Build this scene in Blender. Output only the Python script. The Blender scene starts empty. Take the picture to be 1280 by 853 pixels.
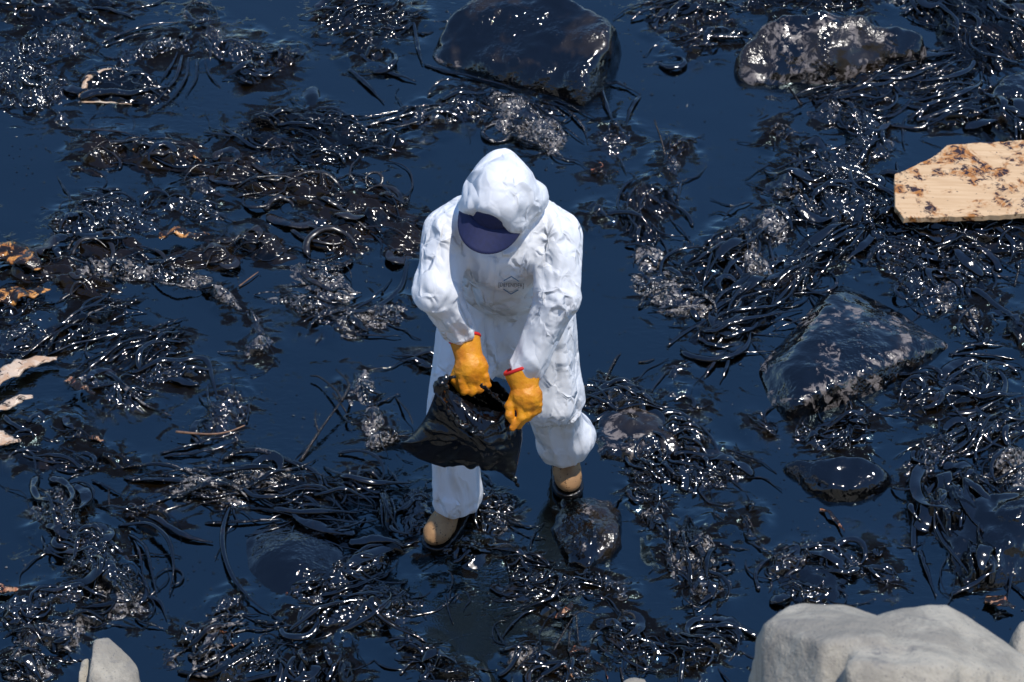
import bpy, bmesh, math, random
import numpy as np
from mathutils import Vector
from mathutils.bvhtree import BVHTree

# ------------------------------------------------------------------ camera, sky, sun, exposure
SC = bpy.context.scene
COL = SC.collection
PITCH = math.radians(42.0)
FPX = 3360.0                       # focal length in pixels of a 1280 px wide frame
D0 = 9.6                           # depth of the ground point between the worker's feet
sP, cP = math.sin(PITCH), math.cos(PITCH)
FWD = np.array([0, cP, -sP]); RGT = np.array([1.0, 0, 0]); UPV = np.array([0, sP, cP])
CAM = -(D0*FWD + (625-640)/FPX*D0*RGT + (426.5-630)/FPX*D0*UPV)

cam_d = bpy.data.cameras.new("camera")
cam = bpy.data.objects.new("camera", cam_d); COL.objects.link(cam)
cam.location = CAM
cam.rotation_euler = (math.pi/2-PITCH, 0, 0)
cam_d.sensor_width = 36.0; cam_d.lens = 36.0*FPX/1280.0
cam_d.clip_end = 3000; cam_d.clip_start = 0.1
cam_d.dof.use_dof = True; cam_d.dof.focus_distance = 9.0; cam_d.dof.aperture_fstop = 5.6
SC.camera = cam

SUN_DIR = Vector((0.26, -0.10, 0.95)).normalized()          # towards the sun
sun_el = math.asin(SUN_DIR.z); sun_az = math.atan2(SUN_DIR.x, SUN_DIR.y)
W = bpy.data.worlds.new("World"); SC.world = W; W.use_nodes = True
wn = W.node_tree.nodes; bg = wn["Background"]
sky = wn.new("ShaderNodeTexSky"); sky.sky_type = 'NISHITA'; sky.sun_disc = False
sky.sun_elevation = sun_el; sky.sun_rotation = sun_az
sky.air_density = 1.0; sky.dust_density = 0.0; sky.ozone_density = 10.0
W.node_tree.links.new(sky.outputs[0], bg.inputs[0]); bg.inputs[1].default_value = 0.15
sun_d = bpy.data.lights.new("sun", 'SUN'); sun_d.energy = 3.1; sun_d.angle = math.radians(0.5)
sun_d.color = (1.0, 0.955, 0.89)
sun = bpy.data.objects.new("sun", sun_d); COL.objects.link(sun)
sun.rotation_euler = (-SUN_DIR).to_track_quat('-Z', 'Y').to_euler()
SC.view_settings.view_transform = 'Standard'; SC.view_settings.look = 'None'
SC.view_settings.exposure = 0.3; SC.view_settings.gamma = 1.0
SC.render.engine = 'CYCLES'
SC.cycles.use_denoising = True
SC.cycles.max_bounces = 6; SC.cycles.diffuse_bounces = 3; SC.cycles.glossy_bounces = 3

# ------------------------------------------------------------------ layout helpers
def G(px, py, z=0.0):
    """point of the place at height z that the photograph shows at pixel (px, py)"""
    r = FWD + (px-640)/FPX*RGT + (426.5-py)/FPX*UPV
    return CAM + (z-CAM[2])/r[2]*r
def GY(px, py, y):
    r = FWD + (px-640)/FPX*RGT + (426.5-py)/FPX*UPV
    return CAM + (y-CAM[1])/r[1]*r
def GD(px, py, d):
    return CAM + d*(FWD + (px-640)/FPX*RGT + (426.5-py)/FPX*UPV)
def to_px(x, y, z):
    dx, dy, dz = x-CAM[0], y-CAM[1], z-CAM[2]
    d = dy*FWD[1]+dz*FWD[2]
    return 640+FPX*dx/d, 426.5-FPX*(dy*UPV[1]+dz*UPV[2])/d

RS = np.random.RandomState
_perm = RS(7).permutation(256).astype(np.int32); _perm = np.concatenate([_perm, _perm, _perm])
_g = RS(3).normal(size=(256, 3)); _g = (_g/np.linalg.norm(_g, axis=1)[:, None]).astype(np.float32)
def noise(x, y, z=0.0, seed=0):
    x = np.asarray(x, np.float32); y = np.asarray(y, np.float32)
    z = np.broadcast_to(np.asarray(z, np.float32)+seed*17.31, x.shape)
    xi = np.floor(x).astype(np.int32); yi = np.floor(y).astype(np.int32); zi = np.floor(z).astype(np.int32)
    fx, fy, fz = x-xi, y-yi, z-zi
    u = fx*fx*fx*(fx*(fx*6-15)+10); v = fy*fy*fy*(fy*(fy*6-15)+10); w = fz*fz*fz*(fz*(fz*6-15)+10)
    out = 0
    for a in (0, 1):
        for b in (0, 1):
            for c in (0, 1):
                h = _perm[_perm[_perm[(xi+a) & 255]+((yi+b) & 255)]+((zi+c) & 255)]
                g = _g[h]
                dot = g[..., 0]*(fx-a)+g[..., 1]*(fy-b)+g[..., 2]*(fz-c)
                out = out+dot*(u if a else 1-u)*(v if b else 1-v)*(w if c else 1-w)
    return out*1.6
def fbm(x, y, z=0.0, seed=0, n=3):
    s = 0; a = 1.0; f = 1.0
    for i in range(n):
        s = s+a*noise(np.asarray(x)*f, np.asarray(y)*f, np.asarray(z)*f, seed+i); a *= .5; f *= 2.03
    return s
def ridge(x, y, z=0.0, seed=0, n=2):
    s = 0; a = 1.0; f = 1.0
    for i in range(n):
        s = s+a*(1-2*np.abs(noise(np.asarray(x)*f, np.asarray(y)*f, np.asarray(z)*f, seed+i))); a *= .5; f *= 2.1
    return s
def sstep(a, b, x):
    t = np.clip((x-a)/(b-a), 0, 1); return t*t*(3-2*t)

# ------------------------------------------------------------------ mesh helpers
def mesh_np(name, verts, faces, smooth=True):
    me = bpy.data.meshes.new(name)
    verts = np.ascontiguousarray(verts, np.float32); faces = np.ascontiguousarray(faces, np.int32)
    n, k = faces.shape
    me.vertices.add(len(verts)); me.vertices.foreach_set("co", verts.ravel())
    me.loops.add(n*k); me.loops.foreach_set("vertex_index", faces.ravel())
    me.polygons.add(n); me.polygons.foreach_set("loop_start", np.arange(0, n*k, k, dtype=np.int32))
    if smooth: me.polygons.foreach_set("use_smooth", np.ones(n, bool))
    me.update(calc_edges=True); me.validate()
    return me
def obj(name, me, mat, parent=None):
    o = bpy.data.objects.new(name, me); COL.objects.link(o)
    if mat and not me.materials: me.materials.append(mat)
    if parent is not None: o.parent = parent
    return o
def tag(o, label=None, cat=None, group=None, kind=None):
    if label: o["label"] = label
    if cat: o["category"] = cat
    if group: o["group"] = group
    if kind: o["kind"] = kind
    return o
def empty(name, loc=(0, 0, 0)):
    o = bpy.data.objects.new(name, None); COL.objects.link(o); o.location = loc
    o.empty_display_size = 0.1
    return o
def put_under(o, root):
    """parent o (modelled in world space) to an Empty that stands somewhere else"""
    o.parent = root; o.matrix_parent_inverse.identity()
    o.location = -Vector(root.location)
    return o
def vnormals(V, F):
    n = np.zeros_like(V)
    a, b, c, d = (V[F[:, i]] for i in range(4))
    fn = np.cross(c-a, d-b)
    for i in range(4): np.add.at(n, F[:, i], fn)
    return n/(np.linalg.norm(n, axis=1)[:, None]+1e-12)

def surface_nets(f, lo, hi, h, coarse=6):
    lo = np.array(lo, float); hi = np.array(hi, float)
    nb = np.ceil((hi-lo)/h/coarse).astype(int)+1
    N = nb*coarse
    cs = [lo[i]+(np.arange(nb[i])+.5)*coarse*h-.5*h for i in range(3)]
    X, Y, Z = np.meshgrid(*cs, indexing='ij')
    Fc = f(np.stack([X, Y, Z], -1).reshape(-1, 3)).reshape(nb)
    Fu = np.repeat(np.repeat(np.repeat(Fc, coarse, 0), coarse, 1), coarse, 2).astype(np.float32)
    idx = np.argwhere(np.abs(Fu) < coarse*h*1.35)
    if len(idx):
        Fu[idx[:, 0], idx[:, 1], idx[:, 2]] = f(lo+idx*h)
    S = Fu < 0
    nx, ny, nz = S.shape
    cnt = np.zeros((nx-1, ny-1, nz-1), np.int8)
    for a in (0, 1):
        for b in (0, 1):
            for c in (0, 1):
                cnt += S[a:nx-1+a, b:ny-1+b, c:nz-1+c]
    act = (cnt > 0) & (cnt < 8)
    ci = np.argwhere(act)
    vid = -np.ones(act.shape, np.int32); vid[act] = np.arange(len(ci))
    P = np.zeros((len(ci), 3)); K = np.zeros(len(ci))
    corners = [(a, b, c) for a in (0, 1) for b in (0, 1) for c in (0, 1)]
    val = {k: Fu[ci[:, 0]+k[0], ci[:, 1]+k[1], ci[:, 2]+k[2]] for k in corners}
    for k in corners:
        for ax in range(3):
            if k[ax] == 0:
                k2 = tuple(1 if i == ax else k[i] for i in range(3))
                v0, v1 = val[k], val[k2]
                m = (v0 < 0) != (v1 < 0)
                t = np.where(m, v0/np.where(m, v0-v1, 1), 0)
                q = np.array(k, float)[None].repeat(len(ci), 0); q[:, ax] += t
                P += q*m[:, None]; K += m
    V = lo+(ci+P/np.maximum(K, 1)[:, None])*h
    Q = []
    for ax in range(3):
        sl0 = [slice(1, -1)]*3; sl1 = [slice(1, -1)]*3
        sl0[ax] = slice(0, -1); sl1[ax] = slice(1, None)
        s0 = S[tuple(sl0)]; s1 = S[tuple(sl1)]
        e = np.argwhere(s0 != s1)
        flip = s0[e[:, 0], e[:, 1], e[:, 2]]
        off = np.array([1, 1, 1]); off[ax] = 0
        g = e+off
        u, v = [i for i in range(3) if i != ax]
        du = np.zeros(3, int); du[u] = 1; dv = np.zeros(3, int); dv[v] = 1
        g = g[:]
        quad = [g-du-dv, g-dv, g, g-du]
        q = np.stack([vid[k[:, 0], k[:, 1], k[:, 2]] for k in quad], 1)
        if ax == 1: flip = ~flip
        q = np.where(flip[:, None], q, q[:, ::-1])
        Q.append(q)
    Q = np.concatenate(Q); Q = Q[(Q >= 0).all(1)]
    return V, Q

def sd_cone(p, a, b, ra, rb):
    a = np.asarray(a, float); b = np.asarray(b, float); d = b-a
    t = np.clip((p-a)@d/(d@d), 0, 1)
    return np.linalg.norm(p-a-t[:, None]*d, axis=1)-(ra+(rb-ra)*t)
def sd_ell(p, c, r, ax=None):
    q = p-np.asarray(c, float)
    if ax is not None: q = q@np.asarray(ax, float).T
    r = np.asarray(r, float)
    k0 = np.linalg.norm(q/r, axis=1); k1 = np.linalg.norm(q/r**2, axis=1)
    return k0*(k0-1)/(k1+1e-9)
def smin(a, b, k):
    h = np.clip(.5+.5*(b-a)/k, 0, 1)
    return b+(a-b)*h-k*h*(1-h)
def smax(a, b, k): return -smin(-a, -b, k)
def unit(v):
    v = np.asarray(v, float); return v/np.linalg.norm(v)

def spline(pts, n):
    """Catmull-Rom through pts, n samples"""
    P = np.asarray(pts, float)
    if len(P) == 2: return P[0]+(P[1]-P[0])*np.linspace(0, 1, n)[:, None]
    E = np.concatenate([[2*P[0]-P[1]], P, [2*P[-1]-P[-2]]])
    t = np.linspace(0, len(P)-1-1e-6, n); i = t.astype(int); f = (t-i)[:, None]
    p0, p1, p2, p3 = E[i], E[i+1], E[i+2], E[i+3]
    return .5*(2*p1+(p2-p0)*f+(2*p0-5*p1+4*p2-p3)*f**2+(3*p1-p0-3*p2+p3)*f**3)

def sweep(path, wid, thk, k=8, twist=None):
    """closed flattened tube along path; wid/thk half sizes per sample"""
    P = np.asarray(path, float); n = len(P)
    T = np.gradient(P, axis=0); T /= np.linalg.norm(T, axis=1)[:, None]+1e-9
    up = np.array([0, 0, 1.0]); S = np.cross(T, up)
    ln = np.linalg.norm(S, axis=1)[:, None]; S = np.where(ln < 1e-3, np.array([1.0, 0, 0]), S/np.maximum(ln, 1e-6))
    N = np.cross(S, T)
    if twist is not None:
        c, s = np.cos(twist)[:, None], np.sin(twist)[:, None]
        S, N = S*c+N*s, N*c-S*s
    a = np.linspace(0, 2*math.pi, k, endpoint=False)
    V = P[:, None]+S[:, None]*(np.cos(a)[None, :, None]*np.asarray(wid).reshape(-1, 1, 1))+N[:, None]*(np.sin(a)[None, :, None]*np.asarray(thk).reshape(-1, 1, 1))
    V = V.reshape(-1, 3)
    i, j = np.meshgrid(np.arange(n-1), np.arange(k), indexing='ij'); j2 = (j+1) % k
    F = np.stack([i*k+j, i*k+j2, (i+1)*k+j2, (i+1)*k+j], -1).reshape(-1, 4)
    V = np.concatenate([V, P[:1], P[-1:]])
    c0, c1 = len(V)-2, len(V)-1
    js = np.arange(0, k, 2)
    cap0 = np.stack([np.full(len(js), c0), (js+2) % k, (js+1) % k, js], 1)
    cap1 = np.stack([np.full(len(js), c1), (n-1)*k+js, (n-1)*k+(js+1) % k, (n-1)*k+(js+2) % k], 1)
    return V, np.concatenate([F, cap0, cap1])

# ------------------------------------------------------------------ materials
class NT:
    def __init__(s, name):
        s.m = bpy.data.materials.new(name); s.m.use_nodes = True
        s.t = s.m.node_tree; s.b = s.t.nodes["Principled BSDF"]
        s.co = s.t.nodes.new("ShaderNodeNewGeometry").outputs["Position"]
    def n(s, typ, **kw):
        o = s.t.nodes.new(typ)
        for k, v in kw.items(): setattr(o, k, v)
        return o
    def set(s, sock, v):
        if hasattr(v, "is_linked") or hasattr(v, "links"): s.t.links.new(v, sock)
        else: sock.default_value = v
    def obj_co(s):
        s.co = s.n("ShaderNodeTexCoord").outputs["Object"]; return s
    def noise(s, scale, detail=3, rough=.55, dist=0, co=None):
        o = s.n("ShaderNodeTexNoise"); s.set(o.inputs["Vector"], co or s.co)
        o.inputs["Scale"].default_value = scale; o.inputs["Detail"].default_value = detail
        o.inputs["Roughness"].default_value = rough; o.inputs["Distortion"].default_value = dist
        return o.outputs["Fac"]
    def noise_c(s, scale):
        o = s.n("ShaderNodeTexNoise"); s.set(o.inputs["Vector"], s.co); o.inputs["Scale"].default_value = scale
        return o.outputs["Color"]
    def voro(s, scale, feature='F1', co=None, rnd=1.0, out="Distance"):
        o = s.n("ShaderNodeTexVoronoi", feature=feature); s.set(o.inputs["Vector"], co or s.co)
        o.inputs["Scale"].default_value = scale; o.inputs["Randomness"].default_value = rnd
        return o.outputs[out]
    def mapr(s, v, a, b, c=0.0, d=1.0, smooth=True):
        o = s.n("ShaderNodeMapRange"); o.interpolation_type = 'SMOOTHSTEP' if smooth else 'LINEAR'
        s.set(o.inputs[0], v); o.inputs[1].default_value = a; o.inputs[2].default_value = b
        o.inputs[3].default_value = c; o.inputs[4].default_value = d
        return o.outputs[0]
    def math(s, op, a, b=0.0, c=0.0):
        o = s.n("ShaderNodeMath", operation=op); s.set(o.inputs[0], a); s.set(o.inputs[1], b); s.set(o.inputs[2], c)
        return o.outputs[0]
    def mix(s, f, a, b):
        o = s.n("ShaderNodeMix", data_type='RGBA'); s.set(o.inputs[0], f)
        s.set(o.inputs[6], a if hasattr(a, "links") else (*a, 1) if len(a) == 3 else a)
        s.set(o.inputs[7], b if hasattr(b, "links") else (*b, 1) if len(b) == 3 else b)
        return o.outputs[2]
    def mixf(s, f, a, b):
        o = s.n("ShaderNodeMix", data_type='FLOAT'); s.set(o.inputs[0], f); s.set(o.inputs[2], a); s.set(o.inputs[3], b)
        return o.outputs[0]
    def scaled(s, v):
        o = s.n("ShaderNodeMapping"); s.set(o.inputs["Vector"], s.co); o.inputs["Scale"].default_value = v
        return o.outputs[0]
    def warp(s, scale, amt):
        o = s.n("ShaderNodeVectorMath", operation='MULTIPLY_ADD')
        s.set(o.inputs[0], s.noise_c(scale)); o.inputs[1].default_value = (amt,)*3; s.set(o.inputs[2], s.co)
        return o.outputs[0]
    def bump(s, h, dist, strength=1.0, nrm=None):
        o = s.n("ShaderNodeBump"); o.inputs["Strength"].default_value = strength
        s.set(o.inputs["Distance"], dist); s.set(o.inputs["Height"], h)
        if nrm is not None: s.set(o.inputs["Normal"], nrm)
        return o.outputs[0]
    def fin(s, col, rough, nrm=None, ior=None, spec=None, **kw):
        c = s.b.inputs["Base Color"]
        s.set(c, col if hasattr(col, "links") else (*col, 1)); s.set(s.b.inputs["Roughness"], rough)
        if nrm is not None: s.set(s.b.inputs["Normal"], nrm)
        if ior: s.b.inputs["IOR"].default_value = ior
        if spec is not None: s.set(s.b.inputs["Specular IOR Level"], spec)
        for k, v in kw.items(): s.set(s.b.inputs[k], v)
        return s.m

OIL = (0.0006, 0.0005, 0.0004)
def mat_oil_sheet():
    t = NT("crude_oil_film")
    deb = t.n("ShaderNodeAttribute", attribute_name="debris").outputs["Fac"]       # weed lies thick under the oil here
    streak = t.noise(9.0, 5, .66, 1.6, t.scaled((.8, 1.25, 1)))
    film = t.math('ADD', streak, t.math('MULTIPLY', deb, .21))
    film = t.math('MULTIPLY_ADD', t.noise(1.15, 3, .6, .6), .22, film)
    film = t.mapr(film, .735, .80)
    rip_mask = t.mapr(t.noise(.9, 1, .5, 0, t.scaled((1, 1.3, 1))), .50, .64)
    rip = t.noise(30, 2, .6, .8, t.scaled((.6, 1.4, 1)))
    h = t.math('MULTIPLY', rip, t.math('MULTIPLY_ADD', rip_mask, .0022, .0002))
    h = t.math('MULTIPLY_ADD', t.noise(170, 1), .00022, h)
    h = t.math('MULTIPLY_ADD', t.math('MULTIPLY', t.noise(50, 2, .6), film), .004, h)
    n = t.bump(h, 1.0, 1.0)
    col = t.mix(film, OIL, (.0035, .0022, .0009))
    return t.fin(col, t.mixf(film, .035, .18), n, 1.97, t.mixf(film, .5, .06), **{'Specular Tint': (.68, .95, 1.0, 1)})
def mat_kelp(name, bead=55., bead_d=.010, tan=.45, brown=0.0, rough=.17, tan_col=(.27, .235, .21), brown_col=(.009, .0052, .0019), ior=1.6):
    """seaweed soaked in crude: glossy black with beads, dry sandy crust and bare brown weed in places"""
    t = NT(name)
    w = t.warp(24, .03)
    v = t.voro(bead, 'F1', w); v = t.math('MULTIPLY', v, v)
    grainy = t.mapr(t.noise(6.5, 2), .44, .58)
    h = t.math('MULTIPLY', v, t.mixf(grainy, -bead_d*.06, -bead_d))
    h = t.math('MULTIPLY_ADD', t.noise(bead*2.2, 1, .6), bead_d*.06, h)
    n = t.bump(h, 1.0, 1.0)
    bm = t.mapr(t.noise(9, 3, .6, .4), .62-.3*brown, .72-.3*brown) if brown > 0 else None
    col = t.mix(bm, OIL, brown_col) if brown > 0 else t.mix(0.0, OIL, OIL)
    r = t.mixf(bm, rough, rough+.16) if brown > .5 else rough
    if tan > 0:
        tm = t.math('MULTIPLY', t.mapr(t.noise(5.5, 4, .65, .5), .70-.30*tan, .80-.30*tan), t.mapr(t.noise(70, 3, .7), .44, .60))
        col = t.mix(tm, col, t.mix(t.noise(60, 2), tan_col, tuple(c*.45 for c in tan_col)))
        r = t.mixf(tm, rough, .55)
    return t.fin(col, r, n, ior)
def mat_rock_oil(name, sand=.4, brown=.3, bump=.02):
    t = NT(name)
    h = t.math('MULTIPLY', t.noise(12, 3, .6), bump)
    h = t.math('MULTIPLY_ADD', t.math('MULTIPLY', t.noise(48, 2, .6), t.mapr(t.noise(6, 2), .4, .62)), .009, h)
    n = t.bump(h, 1.0, .8)
    bm = t.mapr(t.noise(4, 3, .6, .4), .66-.3*brown, .76-.3*brown)
    col = t.mix(bm, OIL, (.014, .0085, .003))
    sm = t.math('MULTIPLY', t.mapr(t.noise(5, 4, .68, .8), .70-.32*sand, .75-.32*sand), t.mapr(t.noise(22, 5, .72, .8), .46, .58))
    col = t.mix(sm, col, t.mix(t.noise(40, 3), (.23, .19, .165), (.11, .09, .08)))
    r = t.mixf(sm, t.mixf(bm, .07, .25), .5)
    return t.fin(col, r, n, 1.65)
def mat_simple(name, col, rough, col2=None, scale=20, bumpd=0.0, bscale=60, spec=.5):
    t = NT(name)
    c = t.mix(t.mapr(t.noise(scale, 4, .6), .35, .65), col, col2) if col2 else t.mix(0.0, col, col)
    n = t.bump(t.noise(bscale, 4, .65), bumpd, .8) if bumpd else None
    return t.fin(c, rough, n, None, spec)
M = {}
M['oil'] = mat_oil_sheet()
M['grain'] = mat_kelp("oiled_granular_weed", 58, .010, .34, .1, .14, ior=1.8)
M['grain_tan'] = mat_kelp("sandy_granular_weed", 62, .010, .90, .15, .14, ior=1.8)
M['strand'] = mat_kelp("oiled_stranded_weed", 45, .004, .08, .15, .10, ior=1.5)
M['brown'] = mat_kelp("brown_stranded_weed", 55, .003, .02, .85, .14, ior=1.45)
M['frond'] = mat_kelp("oiled_frond", 40, .0016, .03, .1, .12, ior=1.75)
M['frond_sandy'] = mat_kelp("sandy_frond", 75, .007, .65, .15, .14)
M['frond_brown'] = mat_kelp("brown_frond", 50, .002, .0, .8, .12, ior=1.7)
M['rock'] = mat_rock_oil("oiled_rock", .22, .35, .006)
M['rock_sandy'] = mat_rock_oil("oiled_sandy_rock", .62, .3, .007)
M['rock_tan'] = mat_rock_oil("half_clean_rock", .62, .7, .007)
M['rock_skin'] = NT('oil_skinned_rock').fin(OIL, .08, None, 1.85, None, **{'Specular Tint': (.68, .95, 1.0, 1)})
M['rock_black'] = mat_rock_oil("black_oiled_rock", .02, .1, .004)
def mat_orange(name, c1, c2, dark):
    t = NT(name)
    m = t.mapr(t.noise(16, 4, .65, .8), .46, .58)
    d = t.mapr(t.noise(24, 5, .7, .6), .52-dark*.2, .60-dark*.2)
    col = t.mix(d, t.mix(m, c1, c2), (.012, .007, .003))
    n = t.bump(t.noise(40, 4), .008, .8)
    return t.fin(col, t.mixf(d, .35, .1), n)
M['orange'] = mat_orange("orange_kelp", (.62, .27, .06), (.30, .10, .015), .55)
M['tan_kelp'] = mat_orange("tan_kelp", (.62, .47, .34), (.52, .33, .20), -.1)
M['rust'] = mat_orange("rusty_kelp", (.35, .12, .05), (.45, .24, .13), .6)
M['twig'] = mat_simple("oiled_twig", (.016, .011, .007), .18, (.006, .005, .004), 30, .006, 90)
M['twig_tan'] = mat_simple("bare_twig", (.28, .15, .08), .45, (.12, .06, .03), 30, .004, 90)
def mat_stone(name):
    t = NT(name)
    c = t.mix(t.mapr(t.noise(3.2, 5, .7, .6), .40, .60), (.42, .378, .30), (.27, .245, .20))
    c = t.mix(t.mapr(t.noise(14, 5, .7), .56, .72), c, (.22, .205, .18))
    c = t.mix(t.mapr(t.noise(120, 2), .62, .75), c, (.16, .15, .14))
    n = t.bump(t.noise(8, 6, .7), .03, .8); n = t.bump(t.noise(90, 3, .7), .003, .7, n)
    return t.fin(c, .85, n, None, .3)
M['stone'] = mat_stone("pale_granite")

# ------------------------------------------------------------------ the setting: oil, sea wall foot
def build_slope():
    xs = np.arange(-9, 9.1, .06); ys = np.arange(-9.5, -.9, .06)
    X, Y = np.meshgrid(xs, ys, indexing='ij')
    base = (-.95-Y)*.82-.15
    B = np.full(X.shape, -9.0); rs = RS(5)
    for k in range(650):
        cx, cy, r = rs.uniform(-9, 9), rs.uniform(-9.5, -1.2), rs.uniform(.3, .75)
        an = rs.uniform(0, 3.14); ex = rs.uniform(.65, 1.0)
        i0, i1 = np.searchsorted(xs, [cx-r*1.5, cx+r*1.5]); j0, j1 = np.searchsorted(ys, [cy-r*1.5, cy+r*1.5])
        dx, dy = X[i0:i1, j0:j1]-cx, Y[i0:i1, j0:j1]-cy
        a1 = np.abs(dx*math.cos(an)+dy*math.sin(an))/r; a2 = np.abs(-dx*math.sin(an)+dy*math.cos(an))/(r*ex)
        m_ = (a1**3+a2**3)
        hh = np.where(m_ < 1, np.maximum(1-m_, 0)**.4*r*.75+dx*rs.uniform(-.3, .3)+dy*rs.uniform(-.3, .3), -9)
        B[i0:i1, j0:j1] = np.maximum(B[i0:i1, j0:j1], hh)
    Z = base+np.where(B > -5, B, -.15)*.95-.42+.03*fbm(X*5, Y*5, 0, 6, 3)
    lim = CAM[2]+(Y-CAM[1])*(-1.16)-.35      # stays under the lower edge of the view
    Z = np.minimum(Z, lim)
    nx, ny = X.shape; I = np.arange(nx*ny).reshape(nx, ny)
    F = np.stack([I[:-1, :-1], I[1:, :-1], I[1:, 1:], I[:-1, 1:]], -1).reshape(-1, 4)
    tag(obj("rubble_slope", mesh_np("rubble_slope", np.stack([X, Y, Z], -1).reshape(-1, 3), F), M['stone']), kind="structure")
build_slope()

# ------------------------------------------------------------------ boulders
def hull_planes(P):
    bm = bmesh.new()
    for p in P: bm.verts.new(p)
    bmesh.ops.convex_hull(bm, input=list(bm.verts))
    bm.normal_update(); c = np.mean(P, 0); out = []
    for f in bm.faces:
        n = np.array(f.normal)
        if np.linalg.norm(n) < .5: continue
        o = np.array(f.verts[0].co)
        if n@(c-o) > 0: n = -n
        d = n@o
        if not any(n@q > .995 and abs(d-e) < .01 for q, e in out): out.append((n, d))
    bm.free(); return np.array([n for n, d in out]), np.array([d for n, d in out])
def boulder(name, label, pts, mat, res=.011, k=.02, amp=.012, fr=7, seed=0, low=-.09, world=False, cat="rock", group=None, facet=0.0):
    P = [np.array(p) if world else G(*p) for p in pts]
    P = np.array(P); c = P.mean(0)
    base = P.copy(); base[:, :2] = c[:2]+(base[:, :2]-c[:2])*1.04; base[:, 2] = low
    A = np.concatenate([P, base]); Nn, dd = hull_planes(A)
    def f(p):
        v = (p@Nn.T-dd)/k; m = v.max(1)
        s = (m+np.log(np.exp(v-m[:, None]).sum(1)))*k
        s = s+amp*fbm(p[:, 0]*fr, p[:, 1]*fr, p[:, 2]*fr, seed, 4)
        if facet: s = s+facet*np.abs(noise(p[:, 0]*fr*.6, p[:, 1]*fr*.6, p[:, 2]*fr*.6, seed+9))
        return s
    V, F = surface_nets(f, A.min(0)-.05, A.max(0)+.05, res)
    o = V.mean(0); o[2] = max(low, 0) if not world else V[:, 2].min()
    ob = obj(name, mesh_np(name, V-o, F), mat); ob.location = o
    tag(ob, label, cat, group)
    return ob
BL = "boulder"
boulder(BL, "big smooth black boulder at the top, behind the worker's head",
        [(530,78,0),(600,98,0),(680,122,0),(728,142,0),(765,112,0),(785,62,0),(548,66,.06),(640,82,.10),(722,96,.12),(764,50,.19),(772,22,.21),(700,-25,.24),(600,-25,.19),(545,25,.1)], M['rock'], seed=2, amp=.016, fr=5)
boulder(BL, "tan and grey boulder with glossy oil at the top right",
        [(908,95,0),(940,119,0),(985,117,0),(1060,106,0),(1150,90,0),(1168,62,0),(930,66,.10),(945,22,.18),(985,8,.24),(1085,8,.24),(1132,26,.2),(1158,52,.12),(1085,62,.14),(985,78,.11)], M['rock_tan'], seed=5, amp=.03, fr=4)
boulder(BL, "angular black boulder with sandy grey top, right of the worker",
        [(940,462,0),(958,505,0),(985,529,0),(1060,507,0),(1130,476,0),(1192,432,0),(1110,395,0),(1050,345,0),(985,452,.10),(1040,372,.08),(1105,415,.09),(1120,440,.09),(1040,482,.10),(992,508,.07),(1165,428,.07),(1190,429,.03)], M['rock_sandy'], k=.009, seed=8, amp=.008)
boulder(BL, "low glossy black rock below the angular boulder",
        [(968,582,0),(1005,617,0),(1035,634,0),(1088,630,0),(1120,612,0),(1124,592,0),(985,568,.06),(1030,560,.10),(1075,560,.10),(1112,590,.07),(1088,606,.07),(1030,610,.06)], M['rock_black'], k=.012, seed=11, amp=.012)
boulder(BL, "black rock wrapped in wrinkled kelp at the right edge",
        [(1145,645,0),(1190,732,0),(1240,742,0),(1310,722,0),(1310,600,0),(1170,625,.05),(1240,602,.12),(1300,620,.14),(1236,690,.10),(1185,690,.05)], M['rock_black'], seed=13, amp=.02, fr=9)
boulder(BL, "half sunk round boulder under smooth oil at the lower left",
        [(280,690,0),(282,655,0),(298,735,0),(325,760,0),(358,778,0),(420,772,0),(450,740,0),(450,660,0),(400,632,0),(320,632,0),(292,672,.035),(330,650,.06),(410,655,.06),(420,720,.05),(360,748,.04),(306,715,.035),(345,690,.10),(385,690,.10)], M['rock_black'], k=.022, seed=17, amp=.010, fr=5)
boulder(BL, "sand crusted black stone at the worker's boots",
        [(682,660,0),(700,707,0),(735,720,0),(778,692,0),(782,640,0),(750,612,0),(702,616,0),(705,645,.05),(740,636,.06),(770,645,.07),(766,682,.06),(735,702,.05),(700,672,.05)], M['rock'], k=.012, seed=19, amp=.014, fr=12)
boulder(BL, "tan crusted flat stone just right of the worker's knee",
        [(736,522,0),(745,577,0),(800,582,0),(870,577,0),(868,540,0),(832,510,0),(780,497,0),(760,522,.05),(800,510,.06),(842,535,.05),(800,562,.04)], M['rock_tan'], k=.012, seed=23, amp=.015, fr=11)
boulder(BL, "oil covered low mound behind the pale foreground boulder",
        [(945,732,0),(960,697,0),(1010,687,0),(1060,702,0),(1077,742,0),(1062,765,0),(980,765,0),(980,712,.05),(1030,706,.06),(1052,735,.04),(992,742,.04)], M['rock_black'], seed=29, amp=.016, fr=12)
boulder("stone", "tan crusted stone under the worker's front boot",
        [(522,690,0),(545,712,0),(590,722,0),(622,700,0),(618,670,0),(560,655,0),(535,680,.012),(575,695,.03),(608,690,.03),(585,672,.03)], M['rock_tan'], k=.01, seed=31, amp=.014, fr=14, res=.009)
boulder("stone", "smooth reddish wet stone near the top left",
        [(368,112,0),(378,142,0),(398,142,0),(410,118,0),(396,96,0),(380,110,.04),(396,112,.05)], M['rock_black'], k=.015, seed=37, amp=.004)
boulder("stone", "grey green stone among weeds at the top right corner",
        [(1222,118,0),(1240,150,0),(1310,150,0),(1310,80,0),(1250,82,.08),(1235,105,.08),(1290,110,.10)], M['rock'], k=.02, seed=41, amp=.012)
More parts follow.
